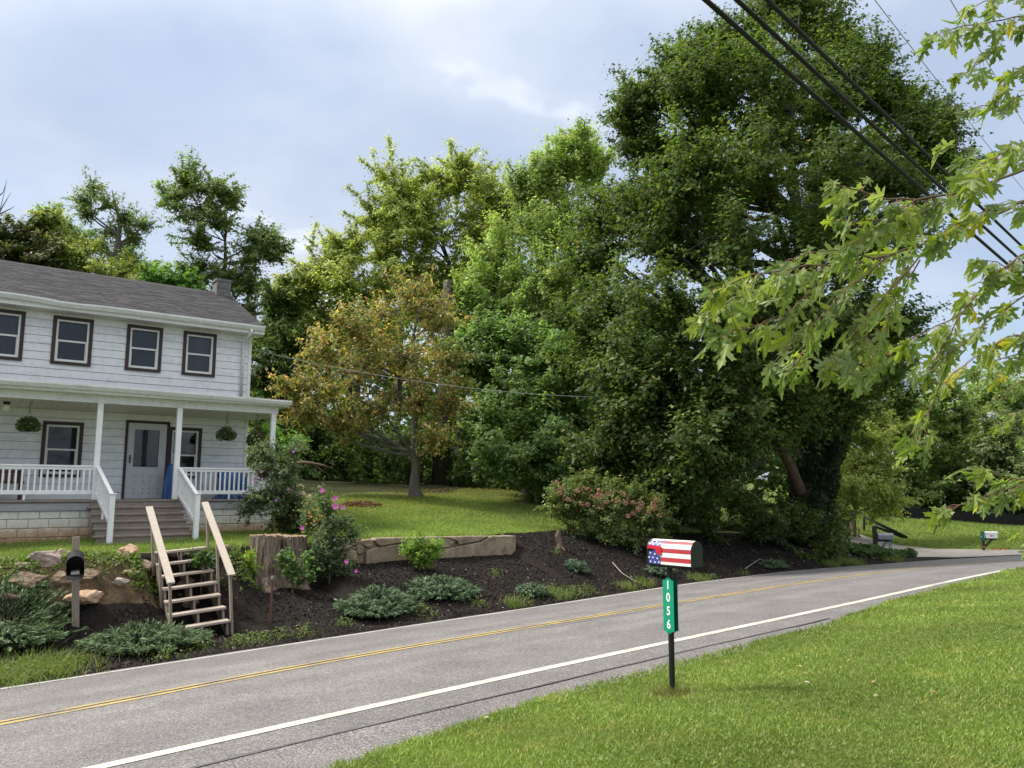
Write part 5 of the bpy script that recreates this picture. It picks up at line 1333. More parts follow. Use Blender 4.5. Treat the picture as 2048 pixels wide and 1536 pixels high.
# ------------------------------------------------------------------ ivy on the big maple
mp = [o for o in bpy.data.objects if o.name == 'norway_maple'][0]
mb0 = np.array(mp.location)
IVY = [(5, (.020, .042, .012)), (3, (.032, .062, .016)), (1, (.055, .09, .022))]
stems = [([B(1612, 1075, 31.5), at_y(1616, 1000, 31.5), at_y(1620, 900, 31.5), at_y(1612, 780, 31.5), at_y(1605, 690, 31.5)], [1.05, .74, .66, .55, .45]),
         ([B(1622, 1075, 31.3), at_y(1642, 980, 31.2), at_y(1668, 890, 31.2), at_y(1690, 820, 31.2), at_y(1700, 740, 31.2)], [.6, .50, .46, .40, .3])]
Ps, Ns = [], []
for path_, rads in stems:
    pa = np.array(path_); n = 9000; f_ = rng.uniform(0, 1, n) * (len(pa) - 1); i = np.minimum(f_.astype(int), len(pa) - 2); w = (f_ - i)[:, None]
    c = pa[i] * (1 - w) + pa[i + 1] * w; r_ = np.array(rads)[i] * (1 - w[:, 0]) + np.array(rads)[i + 1] * w[:, 0]
    a = rng.uniform(0, 2 * np.pi, n); d = np.stack([np.cos(a), np.sin(a), .15 * rng.normal(size=n)], -1)
    lump = 1 + .16 * np.sin(3 * a + c[:, 2] * 2.1) + .12 * np.sin(c[:, 2] * 4.3 + a)
    Ps.append(c + d * (r_ * lump * rng.uniform(.93, 1.1, n))[:, None]); Ns.append(d)
    MB().tube([q - mb0 for q in path_], [x * .86 for x in rads], 12).build('limb', 'bark_dark', mp, smooth=True)
P = np.concatenate(Ps); Nn = np.concatenate(Ns) + rnd(len(P), .35); n = len(P)
leaves('ivy', P - mb0, Nn, rnd(n, .6) + [0, 0, -.7], np.full(n, .13) * rng.uniform(.6, 1.3, n), np.full(n, .12) * rng.uniform(.6, 1.3, n), pick(IVY, n) * rng.uniform(.7, 1.3, (n, 1)), 'leaf', mp)
MB().tube([at_y(1600, 985, 31.0) - mb0, at_y(1580, 930, 30.6) - mb0, at_y(1545, 860, 30) - mb0, at_y(1515, 800, 29.5) - mb0, at_y(1480, 770, 29) - mb0], [.26, .21, .18, .15, .09], 9).build('limb', 'bark_brown', mp, smooth=True)
for a_ in ([(1500, 840, 29.5), (1440, 835, 29), (1390, 845, 28.5)], [(1560, 890, 30.2), (1520, 850, 30), (1470, 830, 29.6)], [(1410, 700, 28), (1350, 715, 27.5), (1310, 735, 27)], [(1350, 712, 27.6), (1300, 705, 27.2)]):
    MB().tube([at_y(*q) - mb0 for q in a_], [.09, .07, .045][:len(a_)], 7).build('limb', 'bark_brown', mp, smooth=True)

def scatter(t0, t1, n0, n1, count):
    t = rng.uniform(t0, t1, count); n = rng.uniform(n0, n1, count); return t, n
def place(t, n, dz=0): x, y = tn2xy(t, n); return np.stack([x, y, height(t, n) + dz], -1)
# ivy spilling over the bank at the foot of the maple
t, n = scatter(27.2, 32.6, 12.4, 16.8, 26000); e_ = n_far(t) + .55 + .25 * np.sin(t * 2.3); k = (n > e_) & (n < n_top(t) + .9) & (n > 15.2 - (t - 27.8) * 1.5); t, n = t[k], n[k]
P = place(t, n); P[:, 2] += rng.uniform(.02, .22, len(t)) * (1 + .6 * np.sin(t * 3) * np.sin(n * 2.7)); m_ = len(t)
tag(leaves('ivy_cover', P, rnd(m_, .55) + [0, -.2, .8], rnd(m_), .13 * rng.uniform(.6, 1.3, m_), .12 * rng.uniform(.6, 1.2, m_), 1.3 * pick([(4, (.045, .085, .028)), (3, (.065, .11, .036)), (1, (.10, .15, .045))], m_) * rng.uniform(.7, 1.3, (m_, 1)), 'leaf'), 'glossy ivy ground cover spilling down the bank', kind='stuff')

# ------------------------------------------------------------------ lawns
GRS = [(5, (.115, .172, .034)), (4, (.142, .20, .042)), (2, (.175, .225, .056)), (.7, (.26, .24, .11))]
def blades(name, label, P, h, w, pal, lean=.45, gain=1.0, tint=None):
    n = len(P); a = rng.uniform(0, 2 * np.pi, n); sd = np.stack([np.cos(a), np.sin(a), 0 * a], -1) * (w / 2)[:, None]
    tip = P + np.stack([rng.normal(size=n) * lean, rng.normal(size=n) * lean, np.ones(n)], -1) * h[:, None]
    V = np.stack([P - sd, P + sd, tip], 1).reshape(-1, 3)
    col = gain * pick(pal, n) * rng.uniform(.7, 1.3, (n, 1))
    if tint is not None: col = col * tint
    o = nmesh(name, V, np.arange(3 * n).reshape(n, 3), np.repeat(col, 3, 0), 'grass_blade', k=3)
    return tag(o, label, kind='stuff')
def patch(x, y, s=1.0, k=0):   # soft lighter/darker patches in the turf
    return .5 + .5 * np.sin(x * 1.7 * s + 1.3 * np.sin(y * 1.1 * s + k)) * np.sin(y * 2.1 * s + 1.7 * np.sin(x * .9 * s + k))
N_ = 560000
y = 3.4 + 19.5 * rng.uniform(0, 1, N_) ** 1.45; x = y * rng.uniform(-.72, .95, N_)
t, n = xy2tn(x, y); edge = n_gr(t) + .05 + .09 * np.sin(t * 5.3) * np.sin(t * 1.9) + .05 * np.sin(t * 17) + rng.normal(size=N_) * .025
k = (n < edge) & (n > -3); x, y, t, n = x[k], y[k], t[k], n[k]
P = np.stack([x, y, height(t, n) - .004], -1); d = y; pa = patch(x, y)
near_edge = np.clip(1 - (n_gr(t) - n) / .5, 0, 1)
h = (.013 + .010 * rng.uniform(size=len(x)) + .009 * pa + .022 * near_edge * rng.uniform(size=len(x))) * (1 + .02 * d); w = .0048 + .0010 * d
dry = (patch(x, y, 2.3, 2) > .86)[:, None]
col_t = np.where(dry, np.array([1.25, 1.08, 1.2]), 1.0) * (.74 + .46 * pa[:, None]) * np.array([1.0, 1.0, .95])
blades('grass', 'mown front lawn beside the road', P, h, w, GRS, .6, 1.5, col_t)
# clover and broadleaf weeds in the front lawn
N_ = 30000; y = 3.6 + 14 * rng.uniform(0, 1, N_) ** 1.3; x = y * rng.uniform(-.7, .95, N_); t, n = xy2tn(x, y); k = (n < n_gr(t) + .02) & (n > -3) & (patch(x, y, 1.6, 4) + .35 * rng.normal(size=N_) > .72); x, y, t, n = x[k], y[k], t[k], n[k]; m_ = len(x)
P = np.stack([x, y, height(t, n) + rng.uniform(.02, .05, m_)], -1); L_ = .016 * rng.uniform(.6, 1.6, m_) * (1 + .03 * y)
tag(leaves('clover', P, rnd(m_, .35) + [0, 0, 1], rnd(m_), L_, L_ * .9, 1.25 * pick([(3, (.14, .22, .05)), (2, (.18, .26, .06)), (1, (.10, .18, .04))], m_) * rng.uniform(.8, 1.2, (m_, 1)), 'leaf'), 'clover and broadleaf weeds in the front lawn', kind='stuff')
# a few dry leaves on the turf, longer grass round the mailbox post
m_ = 46; y = rng.uniform(4.6, 14, m_); x = y * rng.uniform(-.1, .62, m_); t, n = xy2tn(x, y); k = n < n_gr(t) - .1; x, y, t, n = x[k], y[k], t[k], n[k]; m_ = len(x)
tag(leaves('fallen_leaves', np.stack([x, y, height(t, n) + .03], -1), rnd(m_, .3) + [0, 0, 1], rnd(m_), .05 * rng.uniform(.6, 1.4, m_), .035 * rng.uniform(.6, 1.3, m_), pick([(2, (.24, .13, .06)), (1, (.34, .22, .10)), (1, (.40, .36, .24))], m_), 'chips'), 'few dry brown leaves on the front lawn', kind='stuff')
q = np.array([mb_xy[0], mb_xy[1]]) + rng.normal(size=(420, 2)) * .075; pz = ground(q[:, 0], q[:, 1])
blades('grass', 'longer grass round the foot of the flag mailbox post', np.c_[q, pz], .09 * rng.uniform(.4, 1.3, 420), np.full(420, .007), [(3, (.12, .15, .04)), (2, (.22, .20, .08))], .5, 1.3)
# yard beyond the wall, strip before the porch, far hillside
def lawn_patch(name, label, t0, t1, n0, n1, N, h, w, cond, gain, pal=GRS):
    t, n = scatter(t0, t1, n0, n1, N); k = cond(t, n); t, n = t[k], n[k]; P = place(t, n, -.005); pa = patch(P[:, 0], P[:, 1], .8)
    m_ = len(t); blades(name, label, P, h * rng.uniform(.6, 1.3, m_), w * rng.uniform(.7, 1.3, m_), pal, .5, gain, (.85 + .3 * pa)[:, None] * np.ones(3))
lawn_patch('grass', 'bright lawn of the side yard behind the retaining wall', 8.4, 26, 16.2, 26.5, 150000, .07, .016, lambda t, n: (n > n_top(t) + .05) & (n < 25.6 + np.sin(t) * .6) & (n < 16.3 + (26 - t) * 1.2), 1.75)
lawn_patch('grass', 'strip of lawn between porch and stone bank', -4, 9, 15.6, 20.4, 60000, .085, .014, lambda t, n: (n > n_top(t) - .25) & ~((t > 4.8) & (t < 6.2) & (n < 16.3)), 1.5)
lawn_patch('grass', 'sunny lawn on the far side of the driveway', 33, 62, 8, 30, 70000, .10, .05, lambda t, n: (n > n_far(t) + .8) & (n > 9 + .0 * t) & ~((n < 21) & (t < 38.4 + (n - 11) * .28)) & ~((t < 40.6 + np.maximum(0, (n - 14) * .25)) & (n < 40) & (t > 33)), 1.45)
# fallen leaves on the back lawn and a heap of raked ones
t, n = scatter(9.5, 25, 20.0, 26.5, 5200); k = rng.uniform(size=len(t)) < smooth((n - 20.2) / 3); t, n = t[k], n[k]; m_ = len(t); P = place(t, n, .06)
tag(leaves('fallen_leaves', P, rnd(m_, .4) + [0, 0, 1], rnd(m_), np.full(m_, .07), np.full(m_, .045), pick([(2, (.30, .20, .07)), (2, (.22, .12, .05)), (1, (.36, .30, .10))], m_), 'leaf'), 'scattered yellow and brown leaves on the back lawn', kind='stuff')
hp_ = on_ground(722, 1012); m_ = 1500; d = unit(rnd(m_)) * (rng.uniform(0, 1, m_) ** .4)[:, None] * [.75, .6, .18]; d[:, 2] = abs(d[:, 2])
root = empty('leaf_heap', hp_, 'low heap of raked brown leaves on the back lawn', 'leaf pile')
leaves('litter', d, rnd(m_), rnd(m_), np.full(m_, .10), np.full(m_, .05), pick([(3, (.20, .11, .06)), (2, (.28, .17, .08)), (1, (.13, .08, .05))], m_), 'chips', root)

# ------------------------------------------------------------------ mulch chips, weeds
t, n = scatter(-5, 29.5, 11.6, 17.3, 70000); e_ = n_far(t) + .24; k = (n > e_ + rng.normal(size=len(t)) * .05) & (n < n_top(t)) & ~((t < 4.7) & (n > 14.8)); t, n = t[k], n[k]; m_ = len(t); P = place(t, n, .008)
tag(leaves('bark_mulch', P, rnd(m_, .5) + [0, 0, .8], rnd(m_) * [1, 1, .4], .06 * rng.uniform(.5, 1.8, m_), .022 * rng.uniform(.6, 1.5, m_), pick([(5, (.010, .0085, .008)), (4, (.028, .022, .019)), (1.8, (.075, .055, .042)), (.15, (.36, .32, .27))], m_), 'chips'), 'dark bark mulch covering the roadside bank', kind='stuff')
Pw, Hw, Ww = [], [], []
wl_, wn_ = [], []
for (u, v, r_, big) in [(30, 1352, .75, 1), (100, 1340, .5, 1), (-30, 1360, .7, 1), (280, 1312, .25, 0), (400, 1298, .3, 0), (330, 1318, .25, 0), (480, 1290, .3, 0), (520, 1283, .3, 0), (560, 1275, .2, 0), (610, 1268, .2, 0), (690, 1252, .18, 0), (845, 1228, .35, 0), (960, 1212, .2, 0), (1030, 1212, .22, 1), (1050, 1205, .3, 0), (1115, 1190, .35, 1), (1150, 1188, .35, 0), (1180, 1185, .3, 0), (1255, 1178, .25, 1), (1290, 1170, .25, 1), (1400, 1160, .3, 1), (1425, 1158, .25, 0), (1490, 1150, .2, 0), (990, 1150, .18, 0), (1115, 1108, .12, 0), (1660, 1130, .3, 1), (1770, 1118, .5, 1), (1700, 1126, .5, 1), (590, 1065, .4, 1), (505, 1062, .3, 1)]:
    c = on_ground(u, v); m_ = int(230 * (r_ / .3) ** 1.2 * (1.5 if big else .4)); d = rng.normal(size=(m_, 2)) * r_ * .62; q = c[:2] + d
    Pw.append(np.c_[q, ground(q[:, 0], q[:, 1])]); Hw.append((.13 if big else .07) * rng.uniform(.5, 1.6, m_)); Ww.append(np.full(m_, .011))
    m2 = int(75 * (r_ / .3) ** 1.2); d = rng.normal(size=(m2, 2)) * r_ * .42; q = c[:2] + d; wl_.append(np.c_[q, ground(q[:, 0], q[:, 1]) + rng.uniform(.02, .16, m2)])
blades('weeds', 'grassy weeds along the foot of the bank and road edge', np.concatenate(Pw), np.concatenate(Hw), np.concatenate(Ww), [(3, (.12, .18, .04)), (2, (.17, .23, .055)), (1, (.24, .22, .09))], .6, 1.2)
P = np.concatenate(wl_); m_ = len(P)
tag(leaves('weeds', P, rnd(m_, .5) + [0, 0, .8], rnd(m_), .055 * rng.uniform(.5, 1.5, m_), .035 * rng.uniform(.6, 1.3, m_), 1.2 * pick([(3, (.11, .16, .05)), (2, (.15, .19, .07)), (1, (.08, .12, .04))], m_), 'leaf'), 'broad leaved weeds along the foot of the bank', kind='stuff')
# green creepers over the stone bank
cc = []
for (u, v, r_) in [(30, 1150, .35), (15, 1130, .25), (130, 1140, .2), (60, 1142, .2), (210, 1120, .5), (180, 1110, .4), (240, 1105, .35), (280, 1108, .3), (300, 1120, .3), (270, 1135, .25), (60, 1110, .4), (120, 1098, .4), (275, 1160, .25), (290, 1180, .2), (470, 1095, .3), (480, 1120, .35), (500, 1080, .3), (440, 1080, .25), (455, 1140, .25), (490, 1150, .25), (85, 1195, .12)]:
    c = at_n(u, v, 15.6 if v < 1150 else 15.2); c[2] = max(c[2], gz(c[0], c[1]) + .02); m_ = int(520 * r_); q_ = c[:2] + rng.normal(size=(m_, 2)) * r_ * .42; cc.append(np.c_[q_, ground(q_[:, 0], q_[:, 1]) + rng.uniform(.0, .10, m_)])
P = np.concatenate(cc); m_ = len(P)
tag(leaves('creeper', P, rnd(m_, .5) + [.1, -.5, .7], rnd(m_), .06 * rng.uniform(.5, 1.5, m_), .042 * rng.uniform(.6, 1.3, m_), 1.25 * pick([(3, (.12, .18, .03)), (3, (.16, .22, .04)), (2, (.07, .13, .03))], m_) * rng.uniform(.7, 1.2, (m_, 1)), 'leaf'), 'yellow green creepers over the stone bank', kind='stuff')

# ------------------------------------------------------------------ junipers
def juniper(u, v, rx, ry, h, sprays, label, blue=.5):
    c = on_ground(u, v); c[2] = gz(c[0], c[1])
    root = empty('juniper', c, label, 'shrub', 'spreading junipers in the mulch')
    Pp, Aa, Nn2, Cc, Ll = [], [], [], [], []; st = MB()
    for i in range(sprays):
        a = rng.uniform(0, 2 * np.pi); q = rng.uniform(.25, 1) ** .6; el = (1 - q) * rng.uniform(.5, 1.1) + rng.uniform(.12, .32)
        d = np.cos(a) * TV * rx + np.sin(a) * NV * ry; d = d * q * rng.uniform(.78, 1.22); ln = np.linalg.norm(d); end = d + np.array([0, 0, h * (.35 + .75 * (1 - q)) * rng.uniform(.7, 1.2)])
        gx, gy = c[0] + end[0], c[1] + end[1]; end[2] += (gz(gx, gy) - c[2]) * .85
        st0 = end * .25 * rng.uniform(.2, 1); k = 46
        f_ = rng.uniform(.25, 1, k)[:, None] ** .7; mid = (st0 + end) / 2 + np.array([0, 0, -.12 * ln])
        p = st0 * (1 - f_) ** 2 + 2 * mid * f_ * (1 - f_) + end * f_ ** 2
        dirv = unit(end - st0); wide = .085 * (1.1 - f_); side = np.cross(dirv, [0, 0, 1])
        s_ = rng.uniform(-1, 1, (k, 1)); p = p + side * s_ * wide + rng.normal(size=(k, 3)) * .016
        ax = unit(dirv * 1.1 + side * s_ * .5 + np.array([0, 0, .28]) + rng.normal(size=(k, 3)) * .25)
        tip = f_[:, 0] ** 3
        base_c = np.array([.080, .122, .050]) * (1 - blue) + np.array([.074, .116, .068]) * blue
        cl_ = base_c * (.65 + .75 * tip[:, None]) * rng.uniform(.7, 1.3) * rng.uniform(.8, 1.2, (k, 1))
        Pp.append(p); Aa.append(ax); Nn2.append(rnd(k, .6) + [0, -.3, .8]); Cc.append(cl_); Ll.append(.10 * rng.uniform(.6, 1.3, k))
        if i % 4 == 0: st.tube([st0 * .2, mid, st0 * .3 + end * .7], [.012, .008, .004], 4, cap=False)
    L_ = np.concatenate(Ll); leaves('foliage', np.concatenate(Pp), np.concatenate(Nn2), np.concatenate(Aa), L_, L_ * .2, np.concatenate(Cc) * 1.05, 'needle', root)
    st.build('stems', 'twig', root)
juniper(8, 1275, .98, .8, .5, 460, 'large green juniper left of the open mailbox post', .15)
juniper(292, 1296, .92, .66, .40, 480, 'large green juniper between open mailbox and garden stairs', .2)
juniper(755, 1222, .95, .62, .42, 340, 'blue green juniper nearest the road centre, largest below the retaining wall', .55)
juniper(885, 1188, .86, .56, .38, 300, 'blue green juniper below the right end of the retaining wall', .6)
juniper(1066, 1190, .46, .32, .28, 100, 'small blue juniper at the road edge below the hedge', 1.0)
juniper(1155, 1142, .38, .3, .30, 80, 'small blue juniper high on the bank below the dead stem', 1.0)
juniper(1322, 1150, .5, .3, .32, 90, 'small blue juniper seen just beside the flag mailbox', 1.0)
juniper(1548, 1135, .55, .35, .3, 80, 'small dim juniper on the shaded bank under the maple', .5)
juniper(1650, 1115, .5, .35, .3, 70, 'small dim juniper at the foot of the ivy bank', .4)

# ------------------------------------------------------------------ flowering shrubs
def blossom(parent, P, size, col, petals=5, name='blossom', face=(0, -1, .3)):
    z = Vector(face).normalized(); x = z.cross(Vector((0, 0, 1))).normalized(); y = z.cross(x)
    mb = MB(); c = tuple(P)
    for i in range(petals):
        a = 2 * math.pi * i / petals + random.random() * .3; b_ = math.pi / petals * .95
        f_ = lambda r, q, l: Vector(P) + (x * math.cos(q) + y * math.sin(q)) * r * size + z * l * size
        mb.add([Vector(P), f_(.35, a - b_, .12), f_(.55, a, .22), f_(.35, a + b_, .12)], [(0, 1, 2), (0, 2, 3)], tuple(np.array(col) * random.uniform(.85, 1.15)))
    return mb.build(name, 'petal', parent)
def head(parent, P, r, cols, n=60, name='blossom_cluster'):
    d = unit(rnd(n)); P_ = np.array(P) + d * r * [1, 1, .8]; o = leaves(name, P_, d + rnd(n, .3), rnd(n), np.full(n, r * .55), np.full(n, r * .5), pick(cols, n) * rng.uniform(.8, 1.2, (n, 1)), 'petal', parent); o['kind'] = 'stuff'
def shrub(name, label, Y, lobes, n, L, pal, rc, base_uv, **k):
    return make_tree(name, label, Y, (lambda p: np.array([p[0], p[1], gz(p[0], p[1])]))(at_y(*base_uv, Y)), lobes, n, L, pal, rc=rc, trunk_r=k.pop('trunk_r', .014), cat=k.pop('cat', 'shrub'), bark='twig', limb_scale=k.pop('limb_scale', .14), **k)
rs = np.array
RS = [(4, (.075, .105, .055)), (3, (.10, .135, .075)), (1, (.15, .18, .11))]
s1 = shrub('rose_of_sharon', 'tall grey green rose of Sharon shrub against the porch corner', 19.3, [(530, 900, 16, 0), (545, 925, 24, 0), (560, 950, 26, 0), (525, 945, 22, 0), (540, 985, 30, 0), (570, 985, 24, 0), (560, 1010, 24, 0), (518, 1000, 20, 0), (495, 1018, 14, 0), (580, 940, 14, 0), (590, 900, 10, 0)], 7200, .075, RS, .2, (549, 1062), dens=.8, fork=.15, twigs=.6)
b1 = rs(s1.location)
for (u, v) in [(516, 955), (523, 943), (509, 961), (587, 903), (552, 1000), (577, 978)]: blossom(s1, at_y(u, v, 18.9) - b1, .085, (.42, .16, .42))
s2 = shrub('rose_of_sharon', 'smaller rose of Sharon with bright pink blooms in front of the wall end', 17.2, [(645, 1000, 12, 0), (660, 1020, 14, 0), (655, 1050, 16, 0), (680, 1045, 14, 0), (665, 1080, 18, 0), (655, 1105, 18, 0), (680, 1095, 16, 0), (668, 1122, 18, 0), (655, 1130, 14, 0), (645, 1138, 12, 0), (685, 1135, 14, 0), (705, 1068, 10, 0), (640, 1085, 10, 0)], 3600, .08, [(4, (.055, .085, .04)), (3, (.08, .115, .055)), (1, (.13, .16, .085))], .2, (660, 1130), dens=.75, fork=.1, twigs=.6)
b2 = rs(s2.location)
for (u, v, z_) in [(644, 981, .11), (670, 997, .13), (671, 1013, .15), (685, 1015, .11), (605, 1056, .10), (693, 1123, .10), (712, 1142, .08)]: blossom(s2, at_y(u, v, 16.7) - b2, z_, (.62, .13, .48))
s3 = shrub('hydrangea', 'white headed hydrangea bush beside the porch corner', 20.0, [(590, 985, 20, 0), (570, 1010, 22, 0), (600, 1015, 26, 0), (575, 1045, 24, 0), (605, 1045, 22, 0), (590, 1030, 24, 0)], 5200, .10, [(3, (.05, .075, .03)), (2, (.08, .11, .04)), (1, (.10, .07, .05))], .25, (590, 1070), dens=.8, fork=.1)
b3 = rs(s3.location)
for (u, v) in [(592, 985), (604, 988), (618, 995), (600, 975), (580, 980)]: head(s3, at_y(u, v, 19.7) - b3, .09, [(2, (.62, .56, .34)), (1, (.70, .68, .52))])
s4 = shrub('coneflowers', 'clump of orange black eyed flowers beside the hydrangea', 18.6, [(620, 1020, 14, 0), (630, 1040, 18, 0), (615, 1050, 14, 0), (645, 1035, 12, 0)], 1800, .06, RS, .16, (628, 1075), dens=.8, fork=.1, cat='flowers')
b4 = rs(s4.location)
for i in range(34):
    u, v = rng.normal(628, 13), rng.normal(1032, 14); blossom(s4, at_y(u, v, 18.3 + rng.uniform(-.2, .2)) - b4, .055, (.55, .26, .03), 7, face=(rng.normal() * .3, -1, .6))
shrub('leafy_sapling', 'bright lime sapling with broad leaves behind the porch corner', 22.5, [(585, 890, 14, 0), (600, 885, 10, 0), (575, 905, 12, 0), (545, 860, 8, 0), (560, 880, 12, 0)], 700, .16, [(3, (.16, .27, .06)), (2, (.20, .32, .08))], .2, (580, 985), dens=.8, fork=.2, cat='sapling')
s6 = shrub('nandina', 'bright green feathery shrub growing against the retaining wall', 18.8, [(838, 1092, 18, 0), (815, 1098, 14, 0), (862, 1095, 14, 0), (835, 1112, 18, 0), (855, 1115, 12, 0)], 3000, .075, [(3, (.13, .21, .035)), (2, (.17, .25, .045)), (1, (.09, .15, .03))], .16, (838, 1132), dens=.8, fork=.05, ratio=.35)
s7 = shrub('bank_shrub', 'yellow green leafy shrub on the stone bank left of the stairs', 14.6, [(215, 1150, 18, 0), (235, 1145, 16, 0), (200, 1165, 14, 0), (225, 1168, 18, 0), (245, 1162, 12, 0)], 2600, .06, [(3, (.12, .19, .035)), (2, (.16, .22, .04)), (1, (.08, .14, .03))], .16, (222, 1180), dens=.8, fork=.05, ratio=.45)
s8 = shrub('fern', 'small bright fern at the foot of the brown bank stones', 13.9, [(92, 1180, 9, 0), (82, 1184, 8, 0), (104, 1184, 8, 0)], 420, .09, [(1, (.17, .25, .04))], .1, (92, 1192), fork=.05, ratio=.3, dens=.8, cat='fern')
shrub('bramble', 'dark leafy bramble growing through the upper stair treads', 15.2, [(405, 1112, 10, 0), (395, 1120, 8, 0), (415, 1120, 8, 0)], 260, .09, [(2, (.05, .10, .03)), (1, (.08, .14, .04))], .12, (405, 1130), fork=.05, dens=.8, cat='plant')
shrub('stump_vine', 'leafy vine climbing the split of the old stump', 16.45, [(572, 1108, 8, 0), (566, 1125, 8, 0), (585, 1128, 10, 0), (578, 1145, 10, 0), (600, 1140, 12, 0), (595, 1160, 12, 0), (615, 1120, 10, 0), (620, 1150, 10, 0)], 900, .085, [(3, (.055, .10, .03)), (2, (.08, .14, .04)), (1, (.13, .20, .06))], .12, (585, 1175), fork=.05, dens=.8, cat='vine')
shrub('moss_plant', 'bright yellow green bushy plant at the left foot of the stump', 16.1, [(498, 1125, 10, 0), (505, 1140, 10, 0), (488, 1155, 10, 0), (500, 1110, 9, 0), (478, 1162, 8, 0)], 1200, .05, [(3, (.15, .22, .03)), (2, (.19, .26, .04))], .1, (494, 1172), fork=.05, dens=.8, cat='plant')
HYD = [(4, (.085, .125, .045)), (3, (.115, .155, .055)), (1.2, (.20, .14, .07)), (1, (.15, .19, .06))]
s9 = shrub('hydrangea_hedge', 'broad rounded hydrangea hedge with faded rusty flower heads', 24.3, [(1135, 985, 26, 0), (1170, 975, 30, 0), (1210, 985, 34, 0), (1255, 995, 36, 0), (1295, 1010, 32, 0), (1125, 1015, 28, 0), (1165, 1020, 38, 0), (1220, 1030, 40, 0), (1280, 1040, 36, 0), (1160, 1055, 26, 0), (1205, 1062, 28, 0), (1260, 1065, 28, 0), (1310, 1055, 26, 0), (1320, 1025, 22, 1)], 21000, .10, HYD, .3, (1215, 1074), dens=.8, fork=.05, twigs=.3)
b9 = rs(s9.location)
for i in range(48):
    u = rng.uniform(1110, 1320); f_ = (u - 1110) / 210; v = 962 + 35 * f_ + abs(rng.normal()) * 26; head(s9, at_y(u, v, 23.2 - .5 * abs(math.sin(u)) + .4) - b9, .075, [[(2, (.30, .14, .09)), (1, (.40, .24, .15))], [(2, (.22, .28, .06)), (1, (.30, .34, .10))], [(1, (.36, .20, .14))]][0 if f_ > .25 and rng.uniform() < .8 else int(rng.integers(1, 3))], 34)
# dead stem on the bank and small flowers at the white mailbox
ds_ = on_ground(1118, 1098); o = MB().tube([(0, 0, -.1), (.02, 0, .15), (-.03, .02, .35), (.0, 0, .5)], [.10, .07, .085, .05], 8).tube([(.02, 0, .1), (.1, -.05, .02), (.17, -.1, -.05)], [.05, .04, .02], 6).build('driftwood', 'bark_brown'); o.location = tuple(ds_); tag(o, 'short gnarled dead stem sticking out of the mulch by the hedge', 'stump')
fw = B(1975, 1096, 35); root = empty('flower_patch', fw, 'small orange flowers at the foot of the white mailbox', 'flowers')
for i in range(9): blossom(root, (rng.normal(.3, .3), rng.normal() * .1, .06 + rng.uniform(0, .12)), .08, (.65, .13, .03))
for i, (a_, lab) in enumerate([([(1225, 1128), (1245, 1150), (1270, 1165), (1292, 1172)], 'thin bare twig lying on the mulch left of the flag mailbox'), ([(1490, 1140), (1520, 1120), (1550, 1135), (1580, 1138)], 'grey bare branch lying on the shaded bank under the maple')]):
    pts_ = [on_ground(*q) + rs([0, 0, .04]) for q in a_]; o = MB().tube([q - pts_[0] for q in pts_], [.012, .011, .009, .004], 5).build('fallen_twig', 'wood_grey'); o.location = tuple(pts_[0]); tag(o, lab, 'twig')

# ------------------------------------------------------------------ hanging baskets
def basket(u, w, zc, label, pal_f, seed):
    P = hp(u, w, zc); root = empty('hanging_basket', P, label, 'flower basket', 'porch hanging baskets')
    MB().lathe([(0, -.10), (.075, -.10), (.115, -.02), (.14, .06), (.145, .06), (.13, .06), (.12, .05)], 16).build('pot', 'pot_dark', root, smooth=True)
    ht = 3.70 - zc
    mb = MB()
    for a in (0, 2.1, 4.2): mb.tube([(.135 * math.cos(a), .135 * math.sin(a), .06), (0, 0, ht - .16)], .004, 4)
    mb.build('hanger', 'iron_black', root)
    MB().tube([(0, 0, ht - .18), (0, 0, ht - .08), (.035, 0, ht - .05), (.045, 0, ht - .02), (.02, 0, ht + .0), (-.02, 0, ht - .005), (-.03, 0, ht - .03)], .008, 6).build('hook', 'iron_black', root)
    n = 1500; d = unit(rnd(n)) * (rng.uniform(.2, 1, n) ** .5)[:, None] * [.27, .27, .20]; d[:, 2] = d[:, 2] * 1.0 + .06 - .35 * np.maximum(0, np.hypot(d[:, 0], d[:, 1]) - .14)
    k = ~((np.hypot(d[:, 0], d[:, 1]) < .13) & (d[:, 2] < .04)); d = d[k]; n = len(d)
    leaves('foliage', d, rnd(n, .6) + [0, 0, .6], rnd(n), np.full(n, .05), np.full(n, .03), 1.3 * pick([(3, (.07, .12, .03)), (2, (.10, .15, .04))], n), 'leaf', root)
    for i in range(26):
        q = unit(rnd(1))[0] * [.25, .25, .16] + [0, 0, .08]
        if q[2] > -.05: blossom(root, q, .055, pal_f[i % len(pal_f)], 5, face=(q[0], q[1] - .12, q[2] + .1))
basket(1.97, -1.2, 3.10, 'pink petunia basket hanging near the porch lamp', [(.55, .16, .22), (.62, .30, .36), (.45, .08, .25)], 1)
basket(6.49, -1.2, 3.08, 'mixed pink and cream flower basket hanging beside the right porch window', [(.60, .25, .22), (.65, .55, .40), (.45, .10, .12)], 2)
basket(7.28, -1.25, 2.98, 'dark pink flower basket hanging next to the porch corner post', [(.40, .10, .16), (.50, .18, .40), (.35, .08, .08)], 3)

